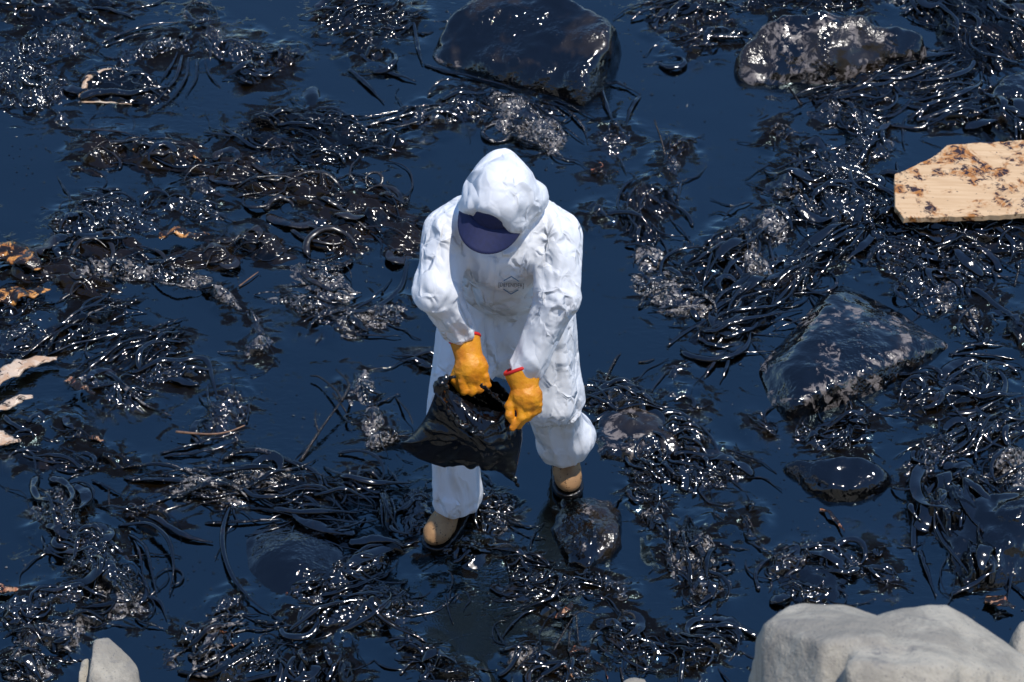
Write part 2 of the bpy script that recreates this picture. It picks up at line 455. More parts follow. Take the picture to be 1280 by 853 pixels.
boulder("stone", "half sunk oily stone left of the twig, middle left",
        [(75,500,0),(95,530,0),(140,532,0),(152,495,0),(120,470,0),(95,490,.03),(130,488,.03)], M['rock_sandy'], k=.02, seed=43, amp=.012, fr=12)

# pale clean boulders of the sea wall, close to the camera
def stone_fg():
    dpt = 6.4
    A = [GD(x, y, dpt+d) for x, y, d in [(950,778,.12),(985,757,.2),(1042,751,.25),(1098,772,.2),(1026,806,-.10),(1046,880,-.14),(952,880,.16),(1110,792,-.1)]]
    Bp = [GD(x, y, dpt+d) for x, y, d in [(1090,776,.1),(1125,758,.15),(1185,754,.2),(1225,780,.2),(1275,815,.15),(1330,850,.1),(1180,830,-.2),(1060,830,-.2)]]
    def body(L): return np.array(L+[a+np.array([0, .14, -.5]) for a in L]+[a+np.array([.0, -.5, -.28]) for a in L]+[a+np.array([0, -.35, -.8]) for a in L])
    P1 = body(A); P2 = body(Bp)
    n1, d1 = hull_planes(P1); n2, d2 = hull_planes(P2)
    def one(p, n, d):
        v = (p@n.T-d)/.004; m = v.max(1); return (m+np.log(np.exp(v-m[:, None]).sum(1)))*.004
    def f(p):
        s = smin(one(p, n1, d1), one(p, n2, d2), .02)
        return s+.006*fbm(p[:, 0]*9, p[:, 1]*9, p[:, 2]*9, 3, 4)+.012*np.abs(noise(p[:, 0]*7, p[:, 1]*7, p[:, 2]*7, 8))-.004
    Q = np.concatenate([P1, P2])
    V, F = surface_nets(f, Q.min(0)-.05, Q.max(0)+.05, .012)
    o = V.mean(0); o[2] = V[:, 2].min()
    ob = obj(BL, mesh_np("pale_boulder", V-o, F), M['stone']); ob.location = o
    tag(ob, "large pale clean boulder, blurred in the bottom right foreground", "rock")
stone_fg()
def stone_small(label, pts, dpt, seed, drop=.5):
    A = [GD(x, y, dpt+d) for x, y, d in pts]
    P = np.array(A+[a+np.array([0, .12*drop, -.6*drop]) for a in A]+[a+np.array([0, -.6*drop, -.35*drop]) for a in A]+[a+np.array([0, -.4*drop, -drop]) for a in A])
    boulder(BL, label, [tuple(p) for p in P], M['stone'], k=.003, amp=.004, fr=9, seed=seed, low=P[:, 2].min()-.05, world=True, res=.008)
stone_small("pale angular stone at the bottom left edge of the picture", [(117,800,.05),(135,795,.08),(150,812,.06),(172,830,.05),(176,870,0),(140,870,-.1),(108,858,-.05),(113,825,-.02)], 8.5, 51)
stone_small("small pale stone leaning on the angular stone, bottom left", [(100,826,.05),(110,820,.06),(114,830,.05),(113,855,0),(100,855,0),(98,838,.0)], 8.55, 53)
stone_small("pale stone peeking in at the right frame edge beside the large boulder", [(1262,795,.1),(1275,775,.1),(1300,770,.1),(1310,850,0),(1270,840,0)], 6.9, 57, .9)
stone_small("tip of a pale stone at the bottom edge right of centre", [(778,850,.05),(792,845,.05),(808,849,.05),(815,880,0),(775,880,0)], 8.0, 59, .5)

# ------------------------------------------------------------------ seaweed
def px_dir(x, y, a):
    """ground direction that runs at angle a (degrees, clockwise from right) in the picture"""
    p = G(x, y); q = G(x+10*math.cos(math.radians(a)), y+10*math.sin(math.radians(a)))
    d = q-p; return d/np.linalg.norm(d)
FROND_N = [0]
def frond_mesh(P, w, seed, thin=.62, flat=False, taper=.25):
    n = len(P); t = np.linspace(0, 1, n); rs = RS(seed)
    prof = np.clip(np.minimum(t/.08+.45, 1), 0, 1)*(1-(1-taper)*sstep(.45, 1.0, t))
    wob = 1+.22*noise(t*7+rs.uniform(0, 99), t*0, 0, seed % 50)
    wid = w*.5*prof*wob
    tw = .6*noise(t*3+rs.uniform(0, 99), t*0, 3.3, seed % 50)
    return sweep(P, wid, np.maximum(wid*thin, .0022)*(1+.25*noise(t*13, t*0, 1.7, seed % 50)), 8, tw)
def clump(label, e, h, a, mat, fr=(0, 60, 16, 25), fm='frond', x=(), seed=0, name="seaweed_clump", strand=None, rel=1.0, step=.005, cat="seaweed", group=None):
    rs = RS(seed+1000)
    e = [(u0, v0, r0*1.0+2, r1*1.0+2, *z0) for u0, v0, r0, r1, *z0 in e]
    xs0 = min(q[0]-q[2]*1.5-12 for q in e); xs1 = max(q[0]+q[2]*1.5+12 for q in e)
    ys0 = min(q[1]-q[3]*1.5-12 for q in e); ys1 = max(q[1]+q[3]*1.5+12 for q in e)
    cs = np.array([G(u, v)[:2] for u in (xs0, xs1) for v in (ys0, ys1)])
    lo, hi = cs.min(0), cs.max(0)
    xs = np.arange(lo[0], hi[0], step); ys = np.arange(lo[1], hi[1], step)
    X, Y = np.meshgrid(xs, ys, indexing='ij')
    U, V = to_px(X, Y, 0)
    c = G(np.mean([q[0] for q in e]), np.mean([q[1] for q in e]))
    d = px_dir(e[0][0], e[0][1], a)
    s = (X-c[0])*d[0]+(Y-c[1])*d[1]; t = -(X-c[0])*d[1]+(Y-c[1])*d[0]
    m = np.full(X.shape, -9.0)
    for q in e:
        r = math.radians(q[4]) if len(q) > 4 else 0
        du, dv = U-q[0], V-q[1]
        aa = (du*math.cos(r)+dv*math.sin(r))/q[2]; bb = (-du*math.sin(r)+dv*math.cos(r))/q[3]
        m = np.maximum(m, 1-np.sqrt(aa*aa+bb*bb))
    wz = seed*3.7
    st = strand if strand is not None else (1.0 if mat in ('strand', 'brown') else .35)
    m = m*.9+.05+.36*noise(X*6, Y*7, wz)+.30*noise(X*15, Y*18, wz, 1)*(1-.5*st)+(.2+.3*st)*noise(s*6, t*34, wz, 2)+.14*noise(X*48, Y*55, wz, 3)*(1-st)
    h = h*.62
    base = h*sstep(-.05, .75, m)
    ww = .35*noise(X*7, Y*7, wz, 4)
    rib = 2.4*np.abs(noise(s*3.2+ww*2, t*24+ww*6, wz, 5))-.7+.9*np.abs(noise(s*6+ww*3, t*55+ww*9, wz, 15))
    lumps = 2.2*np.abs(noise(X*16+ww, Y*19+ww, wz, 6))-.6+1.5*np.abs(noise(X*40, Y*46, wz, 7))
    Z = base+sstep(-.05, .35, m)*rel*(.021*st*rib+.017*(1-st)*lumps+(.006-.004*st)*noise(X*60, Y*66, wz, 9)+.016*noise(X*9, Y*10, wz, 11))
    Z = np.where(m < .0, np.minimum(Z, .004)-.03*np.clip(-m/.25, 0, 1), Z)+.001
    keep = m > -.12
    nx, ny = X.shape; I = np.arange(nx*ny).reshape(nx, ny)
    fk = keep[:-1, :-1] & keep[1:, :-1] & keep[1:, 1:] & keep[:-1, 1:]
    F = np.stack([I[:-1, :-1], I[1:, :-1], I[1:, 1:], I[:-1, 1:]], -1)[fk]
    used = np.unique(F); remap = -np.ones(nx*ny, np.int64); remap[used] = np.arange(len(used))
    VV = np.stack([X, Y, Z], -1).reshape(-1, 3)[used]
    root = empty(name, (c[0], c[1], 0)); tag(root, label, cat, group)
    o = obj("weed_mass", mesh_np("weed_mass", VV-np.array([c[0], c[1], 0]), remap[F]), M[mat], root); o["kind"] = "stuff"
    def hz(p):
        i = np.clip(((p[:, 0]-lo[0])/step).astype(int), 0, nx-1); j = np.clip(((p[:, 1]-lo[1])/step).astype(int), 0, ny-1)
        return np.maximum(np.where((p[:, 0] > lo[0]) & (p[:, 0] < hi[0]) & (p[:, 1] > lo[1]) & (p[:, 1] < hi[1]), Z[i, j], 0), 0)
    def lay(P2, w, fmat, lift=0.0, zs=None, thin=.62):
        FROND_N[0] += 1; sd = FROND_N[0]
        n = len(P2); tt = np.linspace(0, 1, n)
        g = hz(P2); k = np.ones(5)/5; g = np.convolve(np.pad(g, 2, mode='edge'), k, 'valid')
        z = g*.8+.004+w*.10+lift*np.sin(math.pi*tt)+.006*noise(tt*6+sd, tt*0, 0, 2)
        if zs is not None: z = z+np.interp(tt, np.linspace(0, 1, len(zs)), zs)
        P3 = np.concatenate([P2[:, :2], z[:, None]], 1)-np.array([c[0], c[1], 0])
        V2, F2 = frond_mesh(P3, w, sd, thin)
        obj("frond", mesh_np("frond", V2, F2), M[fmat], root)
    ok = np.argwhere(m > .12)
    if fr[0] and len(ok):
        for k in range(int(fr[0]*2.0)):
            i, j = ok[rs.randint(len(ok))]
            p = np.array([xs[i], ys[j]]); L = fr[1]*rs.uniform(.6, 1.8)/350
            ang = math.atan2(d[1], d[0])+rs.normal()*math.radians(fr[3])+(math.pi if rs.rand() < .3 else 0)
            n = 18; cv = rs.normal()*2.2+.0; cv2 = rs.normal()*1.5
            th = ang+cv*(np.linspace(0, 1, n)-.5)+cv2*(np.linspace(0, 1, n)-.5)**2
            P2 = p+np.cumsum(np.stack([np.cos(th), np.sin(th)], 1), 0)*L/n-np.array([math.cos(ang), math.sin(ang)])*L*.5
            big = rs.rand() < .10
            lay(P2, fr[2]*.001*(rs.uniform(2.4, 3.8) if big else rs.choice([.4, .6, .85, 1.1, 1.5, 2.2])), fm if rs.rand() < .85 else 'frond', rs.uniform(0, .03), thin=.16 if big else .62)
    ok = np.argwhere((m > -.05) & (m < .25))                       # stray thin strands, half sunk in the oil
    if fr[0] and len(ok):
        for k in range(int(fr[0]*.9)+1):
            i, j = ok[rs.randint(len(ok))]
            p = np.array([xs[i], ys[j]]); L = fr[1]*rs.uniform(.5, 1.7)/350; n = 18
            out = p-c[:2]; oa = math.atan2(out[1], out[0])
            ang = oa+rs.normal()*.8 if rs.rand() < .6 else math.atan2(d[1], d[0])+rs.normal()*.5
            tt = np.linspace(0, 1, n); th = ang+rs.normal()*1.4*tt+.7*noise(tt*3+rs.uniform(0, 50), tt*0, 0, 3)
            P2 = p+np.cumsum(np.stack([np.cos(th), np.sin(th)], 1), 0)*L/n
            lay(P2, rs.uniform(.004, .011), 'frond' if rs.rand() < .8 else fm, rs.uniform(-.004, .008))
    for q in x:
        w, pts = q[0], q[1]; fmat = q[2] if len(q) > 2 else fm; lift = q[3] if len(q) > 3 else .006
        g = np.array([G(u, v)[:2] for u, v in pts])
        lay(spline(g, max(14, 7*len(pts))), w*.001, fmat, lift)
    return root

CLUMPS = []
def C(*a, **k): CLUMPS.append((a, k))
# --- top left
C("granular black seaweed clump at the left edge near the top corner", [(30,105,48,34,20),(35,62,34,14,0),(85,55,26,22,30)], .05, 25, 'grain', (7,50,14,40), seed=1)
C("thin weed streaks in the very top left corner", [(40,12,70,16,5),(120,18,40,12,-10)], .025, 10, 'strand', (9,70,12,18), seed=2)
C("clump with a round dark pod loop and grainy weed, top left", [(262,48,24,17,60),(300,62,30,15,15),(200,62,46,10,-8)], .045, 40, 'grain', (5,45,11,40),
  x=[(16,[(125,56),(150,45),(185,34),(240,28)]),(12,[(128,60),(165,48),(215,38)]),(14,[(236,34),(231,18),(240,8),(258,7),(271,18),(270,33)],'frond_sandy'),
     (18,[(228,68),(222,95),(206,118),(182,138)]),(14,[(236,72),(232,100),(215,125),(190,140)]),(12,[(246,74),(245,100),(232,122)]),(12,[(255,74),(262,95),(275,110)]),(14,[(222,66),(212,88),(196,108)])], seed=3)
C("broad folded kelp blade with a tan torn edge, top left", [(160,116,52,15,4),(125,104,24,10,-25)], .05, 5, 'strand', (3,50,20,12), strand=.9,
  x=[(46,[(100,126),(130,122),(170,124),(214,112)]),(26,[(100,124),(115,104),(140,94)],'tan_kelp'),(10,[(98,129),(130,131),(165,133)],'tan_kelp')], seed=4)
C("dark curled blade with weed strands right of the pod loop", [(322,92,32,12,8),(350,82,20,12,-30)], .04, 12, 'strand', (6,40,12,25), x=[(30,[(290,82),(310,96),(335,98),(356,86)])], seed=5)
C("small grainy tuft floating alone on open oil, upper left", [(77,150,8,7)], .02, 0, 'grain', (0,10,10,0), seed=6)
C("weed clump around a small orange tip, upper left of centre", [(310,172,36,13,10),(345,150,30,10,0),(395,152,40,12,10)], .035, 8, 'strand', (7,45,13,25), x=[(20,[(278,160),(295,172),(320,188),(345,178)]),(8,[(300,156),(306,158)],'orange')], seed=7)
C("streaky weed below the reddish stone, top left", [(420,165,40,15,10),(470,180,50,10,5),(400,190,50,9,5)], .03, 12, 'strand', (8,60,12,18), seed=8)
C("long dark brown seaweed raft left of the worker's shoulder", [(122,190,28,22,0),(200,196,60,20,5),(290,222,60,22,12),(380,240,50,26,15)], .045, 10, 'brown', (16,70,14,22), 'frond_brown',
  x=[(13,[(150,190),(164,185),(168,196)],'orange'),(12,[(232,202),(246,200),(252,204)],'orange'),(10,[(136,212),(146,208)],'orange'),(14,[(185,200),(230,214),(290,212),(340,236)],'frond')], seed=9)
C("grainy beads on the raft's right part, left of the worker", [(292,216,18,11,0),(250,235,22,9,10),(400,285,28,10,10)], .03, 10, 'grain', (3,30,10,30), seed=10)
C("grainy weed raft above the orange blades, left side", [(150,268,60,16,5),(100,285,36,12,0),(240,262,50,12,8)], .04, 8, 'grain', (9,45,12,30), seed=11)
C("dark brown weed beside the worker's right arm", [(450,262,60,26,12),(500,300,24,20,60),(420,300,40,16,10)], .04, 15, 'brown', (10,70,15,25), 'frond_brown',
  x=[(15,[(437,217),(465,228),(488,245),(500,275)],'frond'),(24,[(436,88),(455,105),(480,130)],'frond')], seed=12)
C("spiky streaks of weed at the top, left of the big boulder", [(440,20,46,18,-10),(500,30,24,22,0),(455,58,30,16,30)], .04, -18, 'strand', (10,55,14,22),
  x=[(14,[(466,72),(464,50),(476,38),(492,42),(496,58)],'frond_sandy'),(30,[(450,70),(480,90),(520,104)]),(20,[(516,25),(522,60),(528,82)]),(16,[(530,82),(560,92),(610,104),(665,120)])], seed=13)
C("grainy tuft trailing strands to the left, under the big boulder", [(582,132,24,15,30),(545,146,36,12,-12)], .045, -12, 'grain', (5,60,11,14),
  x=[(14,[(455,160),(500,148),(560,134)]),(12,[(470,166),(520,156),(572,142)]),(10,[(448,150),(500,140),(548,134)])], seed=14)
C("arched grainy kelp bundle right above the white hood", [(648,148,38,24,10),(676,172,26,18,20)], .07, 25, 'grain_tan', (6,60,13,18), 'frond_sandy',
  x=[(18,[(612,140),(622,126),(650,126),(690,150),(730,180)]),(14,[(616,146),(632,132),(660,136),(700,165)]),(13,[(676,128),(705,138),(728,160),(735,182)]),(12,[(690,126),(715,136),(745,150)])], seed=15)
C("pair of thick bent kelp stalks beside the big boulder's tip", [(772,170,22,10,0),(760,180,14,12,0)], .03, 70, 'grain', (2,30,12,30),
  x=[(20,[(750,108),(758,135),(769,162)]),(20,[(800,120),(788,140),(781,166)]),(16,[(752,106),(775,108),(801,121)])], seed=16)
C("thin weed streaks on the far oil at the top, right of the big boulder", [(850,10,40,10,0),(880,50,40,14,-20),(840,30,26,8,10)], .03, -15, 'strand', (8,60,13,18), seed=17)
C("tangled weed ring with curled arcs, right of the hood", [(812,258,30,24,20),(800,285,26,14,10)], .04, 40, 'strand', (6,50,12,45),
  x=[(14,[(780,282),(772,255),(784,232),(812,224),(830,240)]),(12,[(790,285),(784,260),(796,240),(818,236)]),(12,[(806,285),(800,262),(812,246),(826,252)]),(16,[(845,262),(850,235),(853,225)])], seed=18)
C("small grainy tuft between the hood and the weed ring", [(745,271,12,8)], .025, 0, 'grain', (2,20,9,50), seed=19)
C("grainy tuft at the foot of an upright twig, upper right of centre", [(838,207,11,11),(850,186,14,7,30)], .03, 60, 'grain', (4,30,9,40), seed=20)
C("tiny reddish weed scrap alone on the oil above the right shoulder", [(749,216,7,5)], .015, 0, 'brown', (2,14,8,60), 'rust', seed=21)
# --- top right
C("dense black weed tangle filling the top right corner", [(1235,40,70,40,20),(1270,150,40,30,0),(1190,20,60,18,10)], .07, 35, 'strand', (24,80,17,30), 'frond', seed=22)
C("long swept kelp fronds below the tan boulder, top right", [(1130,105,76,22,-14),(1190,130,50,26,10),(1070,128,40,14,-10)], .05, -14, 'strand', (22,100,14,12),
  x=[(12,[(1015,118),(1080,96),(1150,78),(1195,62)]),(12,[(1020,124),(1090,108),(1200,92)]),(16,[(1110,158),(1150,162),(1160,150),(1130,146)]),(14,[(1160,165),(1165,130),(1190,115),(1230,120),(1240,170)])], seed=23)
C("beaded dark weed mat between the tan boulder and the plank", [(1062,145,40,22,15),(1085,178,28,20,30)], .05, 20, 'grain', (8,50,12,40), seed=24)
C("thick weed bank left of the plank's torn end", [(1040,215,60,22,12),(1070,262,56,26,10),(985,235,30,16,-20),(1000,262,28,18,0)], .065, 30, 'grain', (22,60,14,40), seed=25,
  x=[(16,[(998,190),(1002,215),(1008,235)]),(12,[(1120,205),(1124,225),(1128,250)])])
C("shadowed weed under the near edge of the plank", [(1180,300,60,16,-3),(1255,298,40,22,10)], .05, 5, 'strand', (12,60,14,30), seed=26, x=[(34,[(1215,292),(1245,296),(1265,312),(1262,330)]),(14,[(1270,330),(1274,340)])])
C("forked scrap of weed alone on the oil, upper right", [(970,168,10,8,30)], .02, -30, 'grain', (4,26,7,30), 'frond_sandy', seed=27)
C("dark weed behind the tan boulder at the top edge", [(1030,2,110,12,0),(880,20,30,16,0)], .05, 0, 'strand', (10,60,14,25), seed=28)
# --- right middle
C("sandy beaded weed fan right of the worker's chest", [(850,368,46,24,20),(872,380,30,20,0)], .05, 15, 'grain_tan', (5,50,11,30), 'frond_sandy', seed=29)
C("small beaded tuft above the sandy weed fan", [(812,323,16,12,20)], .03, 20, 'grain_tan', (2,24,9,30), seed=30)
C("swept glossy kelp strands between the sandy fan and the angular boulder", [(900,315,60,18,-30),(925,365,40,30,-35),(912,405,46,18,-20)], .05, -35, 'strand', (22,90,14,14),
  x=[(16,[(905,440),(892,458),(880,474)]),(16,[(912,440),(908,462),(900,480)]),(20,[(872,425),(895,436),(925,432)]),(12,[(960,300),(968,345),(962,390),(930,420)]),(14,[(880,420),(930,410),(965,392)])], seed=31)
C("pale dried crust with weed strands above the angular boulder's left side", [(938,312,13,30,-15),(955,350,16,24,-20),(965,285,18,22,-10)], .055, 70, 'grain_tan', (5,60,10,25), seed=32)
C("streaked weed draped over the back of the angular boulder", [(1035,315,60,22,-35),(1000,345,40,16,-45)], .07, -38, 'strand', (18,80,12,16), seed=33)
C("broad beaded weed mat below the plank, right side", [(1130,320,60,26,15),(1195,330,50,26,0),(1150,360,40,16,30)], .045, 25, 'grain', (14,60,12,35), seed=34)
C("round sandy patch of weed at the right, under the plank", [(1188,368,24,20,0),(1215,395,14,24,-25)], .04, 60, 'grain_tan', (6,50,10,30), seed=35, x=[(10,[(1205,385),(1222,415),(1226,430)])])
C("thick dark stalk and strands at the right edge, level with the angular boulder", [(1225,368,20,12,30),(1272,420,14,20,0)], .04, 45, 'strand', (4,50,12,25),
  x=[(32,[(1208,362),(1235,378),(1262,400),(1282,432)]),(16,[(1186,446),(1215,434),(1260,434)]),(16,[(1186,444),(1230,446),(1284,452)])], seed=36)
C("looped kelp ring lying right of the angular boulder", [(1215,492,44,28,-10),(1150,500,26,26,30)], .05, -15, 'strand', (12,60,13,40),
  x=[(28,[(1182,520),(1215,518),(1248,502),(1256,480),(1240,460),(1222,455)]),(14,[(1180,512),(1174,495),(1188,482),(1218,480)]),(20,[(1140,470),(1128,490),(1122,512)]),(12,[(1190,460),(1212,470),(1222,482)]),(16,[(1140,520),(1170,528),(1190,520)])], seed=37)
C("wrinkled glossy weed below the angular boulder", [(1072,532,24,14,-20),(1045,552,36,10,0),(1010,546,18,7,10)], .03, -30, 'grain', (8,45,12,40), seed=38)
C("sandy and black weed bank at the right edge below the kelp ring", [(1240,540,46,22,-15),(1180,560,46,16,-30),(1155,580,24,18,-50)], .05, -30, 'grain', (14,55,13,35), seed=39)
C("wrinkled kelp sheets draped on the rock at the right edge", [(1205,645,50,38,10),(1225,700,36,30,20)], .11, 70, 'strand', (14,90,18,22),
  x=[(26,[(1142,690),(1144,650),(1165,618),(1205,596),(1245,600)]),(20,[(1150,690),(1156,710),(1170,748)]),(24,[(1188,745),(1225,732),(1262,712)]),(20,[(1232,600),(1242,640),(1262,670)])], seed=40)
C("grey crusted weed at the right edge above the wrinkled kelp", [(1272,620,20,26,0),(1262,580,26,12,-20)], .09, -40, 'grain_tan', (4,50,12,30), seed=41)
# --- centre right
C("stringy weed over the tan stone by the worker's knee", [(780,505,50,14,8),(850,550,36,18,30)], .06, 15, 'grain', (12,60,13,30),
  x=[(22,[(722,502),(760,498),(815,500)]),(20,[(740,530),(770,516),(830,515),(850,540)]),(18,[(846,530),(870,560),(905,590)])], seed=42)
C("torn weed tufts running down from the tan stone", [(820,590,30,14,10),(860,590,36,16,20),(905,585,26,14,10),(800,560,40,10,0)], .04, 30, 'grain', (12,45,12,35), seed=43)
C("upright twiggy weed sprig beside the worker's knee on open oil", [(757,488,8,6)], .03, 0, 'brown', (2,14,9,60), 'frond', seed=44,
  x=[(9,[(752,490),(760,470),(770,450),(776,443)],'twig'),(7,[(757,495),(758,480)],'twig_tan')])
C("curved beaded weed strip right of the crusted stone", [(820,640,12,26,-20),(838,690,12,30,-15),(800,620,16,10,30)], .035, 65, 'grain', (6,40,11,25), seed=45)
C("shaggy beaded clump left of the low mound, lower right", [(868,690,24,36,20),(885,735,26,14,10)], .05, 75, 'grain_tan', (10,60,11,22), 'frond_sandy', seed=46)
C("weed tufts strung over the low mound behind the pale boulder", [(985,705,30,12,-20),(1040,700,34,10,20),(1010,740,30,10,0)], .055, 10, 'grain', (8,45,12,40), 'frond', seed=47,
  x=[(16,[(948,740),(946,715),(975,692)]),(16,[(1000,688),(1040,690),(1070,720)]),(14,[(1040,710),(1062,728)])])
C("small dark weed scrap right of the low mound", [(1105,720,18,8,20),(1090,695,8,6)], .02, 30, 'grain', (3,26,9,40), seed=48)
C("looped frond knot at the bottom, left of the pale boulder", [(880,805,40,18,10),(860,830,24,14,0)], .045, 20, 'strand', (8,50,13,40),
  x=[(16,[(840,800),(870,786),(905,786),(922,800),(918,822),(895,838)]),(12,[(855,805),(865,822),(870,840)]),(12,[(888,800),(905,810),(896,828)])], seed=49)
C("small floating scrap of weed, centre right open oil", [(846,464,8,6)], .015, 0, 'grain', (0,10,10,0), seed=50)
C("worm shaped weed scrap floating left of the angular boulder", [(870,510,10,3,-20),(842,495,6,2)], .012, -20, 'grain', (0,10,10,0), x=[(7,[(862,496),(866,512),(880,512),(892,504)],'frond_sandy')], seed=51)
C("short dark blade floating below the angular boulder's left tip", [(952,535,14,5,30)], .015, 30, 'strand', (2,30,10,10), x=[(14,[(944,528),(955,540),(974,547)])], seed=52)
# --- left middle
C("dark weed with bright edges around the orange blades, left edge", [(60,340,50,22,0),(130,318,40,18,0),(100,360,40,16,20)], .04, 15, 'brown', (10,50,13,35), 'frond_brown',
  x=[(10,[(82,320),(95,298),(118,296),(130,306)],'frond_sandy')], seed=53)
C("dark weed under the bright orange scrap, left of centre", [(225,330,34,16,-20),(275,320,26,20,0),(330,310,40,14,20)], .035, -10, 'brown', (7,45,13,30), 'frond_brown', seed=54)
C("long sandy weed tongue curving over open oil, left", [(120,338,40,7,-4),(180,340,36,9,5),(235,350,34,9,15),(285,376,26,6,35),(318,402,18,6,50),(322,436,18,9,-25)], .035, 15, 'grain_tan', (6,60,11,12), 'frond_sandy', seed=55)
C("bundle of pale edged straps at the left, above the half sunk stone", [(90,415,70,18,-25),(180,440,46,20,-15)], .03, -25, 'strand', (9,80,13,12),
  x=[(20,[(-5,472),(40,440),(90,412),(150,376)],'frond_sandy'),(16,[(60,445),(105,430),(150,418),(180,408)]),(18,[(135,455),(170,438),(235,426)]),(16,[(190,460),(215,446),(240,440)]),(14,[(190,412),(210,406),(232,398)]),(16,[(200,436),(225,430),(236,428)])], seed=56)
C("thick sandy strap and dark leaf above the brown twig, left", [(140,490,40,16,20),(215,470,50,10,-6),(285,520,20,30,30)], .04, 25, 'grain', (8,50,12,30),
  x=[(24,[(110,455),(140,475),(170,502),(214,522)],'frond_sandy'),(30,[(164,468),(210,460),(255,452),(266,478),(272,500)]),(14,[(290,500),(292,480),(288,470)]),(10,[(308,530),(312,510),(318,495)]),(14,[(200,568),(250,556),(305,540)]),(14,[(205,572),(260,566),(300,552)])], seed=57)
C("crescent of sandy weed left of the worker's elbow", [(385,386,34,13,15),(430,404,40,12,8),(475,398,30,12,-18),(400,352,34,18,20)], .045, 5, 'grain_tan', (6,60,11,20), 'frond_sandy',
  x=[(22,[(430,400),(470,388),(500,362),(508,330),(500,312)],'frond'),(12,[(440,390),(470,372),(490,350)],'frond'),(30,[(378,345),(395,360),(430,375)],'frond_brown')], seed=58)
C("grainy tuft beside the stick, left of the garbage bag", [(453,484,14,18,-15),(466,525,12,16,20),(480,550,20,7,-10)], .035, 60, 'grain_tan', (4,30,9,30), seed=59)
C("flat dark scrap touching the worker's hip on the left", [(525,448,26,5,8)], .015, 8, 'strand', (2,40,10,10), seed=60)
C("faint weed streaks at the left edge above the tan blade", [(25,420,30,14,-20),(20,385,26,10,0)], .025, -20, 'grain', (4,40,10,30), seed=61)
C("scattered dark weed at the left edge below the tan blades", [(60,575,60,8,4),(30,545,26,14,10),(90,540,30,8,40),(140,580,40,6,5)], .02, 10, 'strand', (7,45,10,25), seed=62)
# --- bottom left
C("tall shaggy black clump with arching stalks, lower left", [(75,650,32,30,30),(115,690,44,32,40),(140,725,36,24,20)], .10, 50, 'grain', (16,60,14,40),
  x=[(18,[(148,660),(185,664),(210,685),(218,715),(212,745)],'frond',.05),(14,[(160,668),(182,690),(190,720),(196,748)],'frond',.03),(10,[(166,672),(176,700),(180,740)],'frond',.02),(16,[(180,745),(200,755),(208,775)],'frond')], seed=63)
C("long thin leaf of kelp pointing right from the shaggy clump", [(165,640,24,10,10),(195,648,20,8,20)], .03, 15, 'strand', (3,40,10,15),
  x=[(30,[(182,644),(205,658),(235,674),(266,680)]),(12,[(115,602),(135,612),(160,625)]),(8,[(136,608),(137,652)],'twig')], seed=64)
C("sandy fan of weed at the left, above the half sunk round boulder", [(250,612,52,16,10),(320,602,46,10,0)], .04, 5, 'grain_tan', (12,80,12,14), 'frond_sandy',
  x=[(16,[(185,595),(220,606),(260,600)]),(18,[(275,625),(320,615),(362,618)]),(14,[(256,655),(300,655),(352,651)]),(16,[(312,636),(345,642),(400,656)])], seed=65)
C("tangle of dark straps running right towards the bag", [(385,615,50,14,10),(410,650,30,18,30),(445,605,30,10,-15)], .04, 15, 'strand', (16,70,13,25),
  x=[(12,[(404,592),(410,610),(430,616)]),(10,[(425,617),(470,610),(500,588)]),(10,[(425,622),(468,617),(498,596)]),(14,[(448,605),(450,590),(454,582)])], seed=66)
C("forked strap lying on oil left of the bent knee", [(482,640,8,20,-15)], .02, 70, 'strand', (2,36,12,15), x=[(16,[(476,612),(482,635),(488,655)]),(12,[(488,625),(494,645),(490,660)])], seed=67)
C("beaded patch on the half sunk round boulder, lower left", [(385,738,28,18,-15),(430,725,30,20,-20)], .06, -20, 'grain', (4,40,11,30), seed=68, x=[(8,[(362,735),(358,750),(366,762)],'rust'),(19,[(288,630),(280,660),(280,695),(294,732),(322,760),(356,782)],'frond',.02)])
C("flat dark leaf floating left of the front boot", [(468,684,38,6,3)], .015, 3, 'strand', (0,10,10,0), x=[(38,[(436,682),(470,680),(506,688)])], seed=69)
C("weed bank with sharp dark ridges below the floating leaf", [(440,720,40,14,-20),(470,760,40,22,-10),(405,775,50,14,0)], .05, -15, 'grain', (12,65,14,25), seed=70, x=[(22,[(430,790),(465,770),(504,752)]),(16,[(425,705),(455,695),(480,690)])])
C("open shell shaped frond with rusty inside, bottom left", [(268,805,26,24,-40),(300,830,46,14,-15)], .045, -30, 'grain', (6,50,13,25), 'frond_sandy',
  x=[(18,[(243,838),(244,812),(258,788),(290,772)]),(22,[(222,842),(270,846),(320,822),(356,790)]),(18,[(318,778),(345,782),(358,775)]),(22,[(258,816),(272,800),(284,794)],'rust'),(10,[(288,806),(292,810)],'rust')], seed=71)
C("small round beaded tuft in open oil, lower left", [(240,795,13,12)], .03, 0, 'grain', (0,20,9,50), seed=72)
C("tiny beaded tuft below the small round one", [(214,826,9,9)], .025, 0, 'grain', (0,20,9,50), seed=73)
C("short beaded streak on the oil left of the half sunk boulder", [(285,755,20,6,-30)], .015, -30, 'grain', (0,20,9,50), seed=74)
C("sandy weed crust around the pale stones, bottom left", [(150,760,30,22,10),(65,800,40,18,0),(40,835,36,22,20),(110,775,26,12,0)], .06, 20, 'grain_tan', (12,45,11,40), 'frond_sandy', seed=75)
C("low beaded weed at the left edge, bottom", [(35,760,40,16,-15),(90,745,26,14,-30)], .035, -20, 'grain', (6,45,11,30), seed=76)
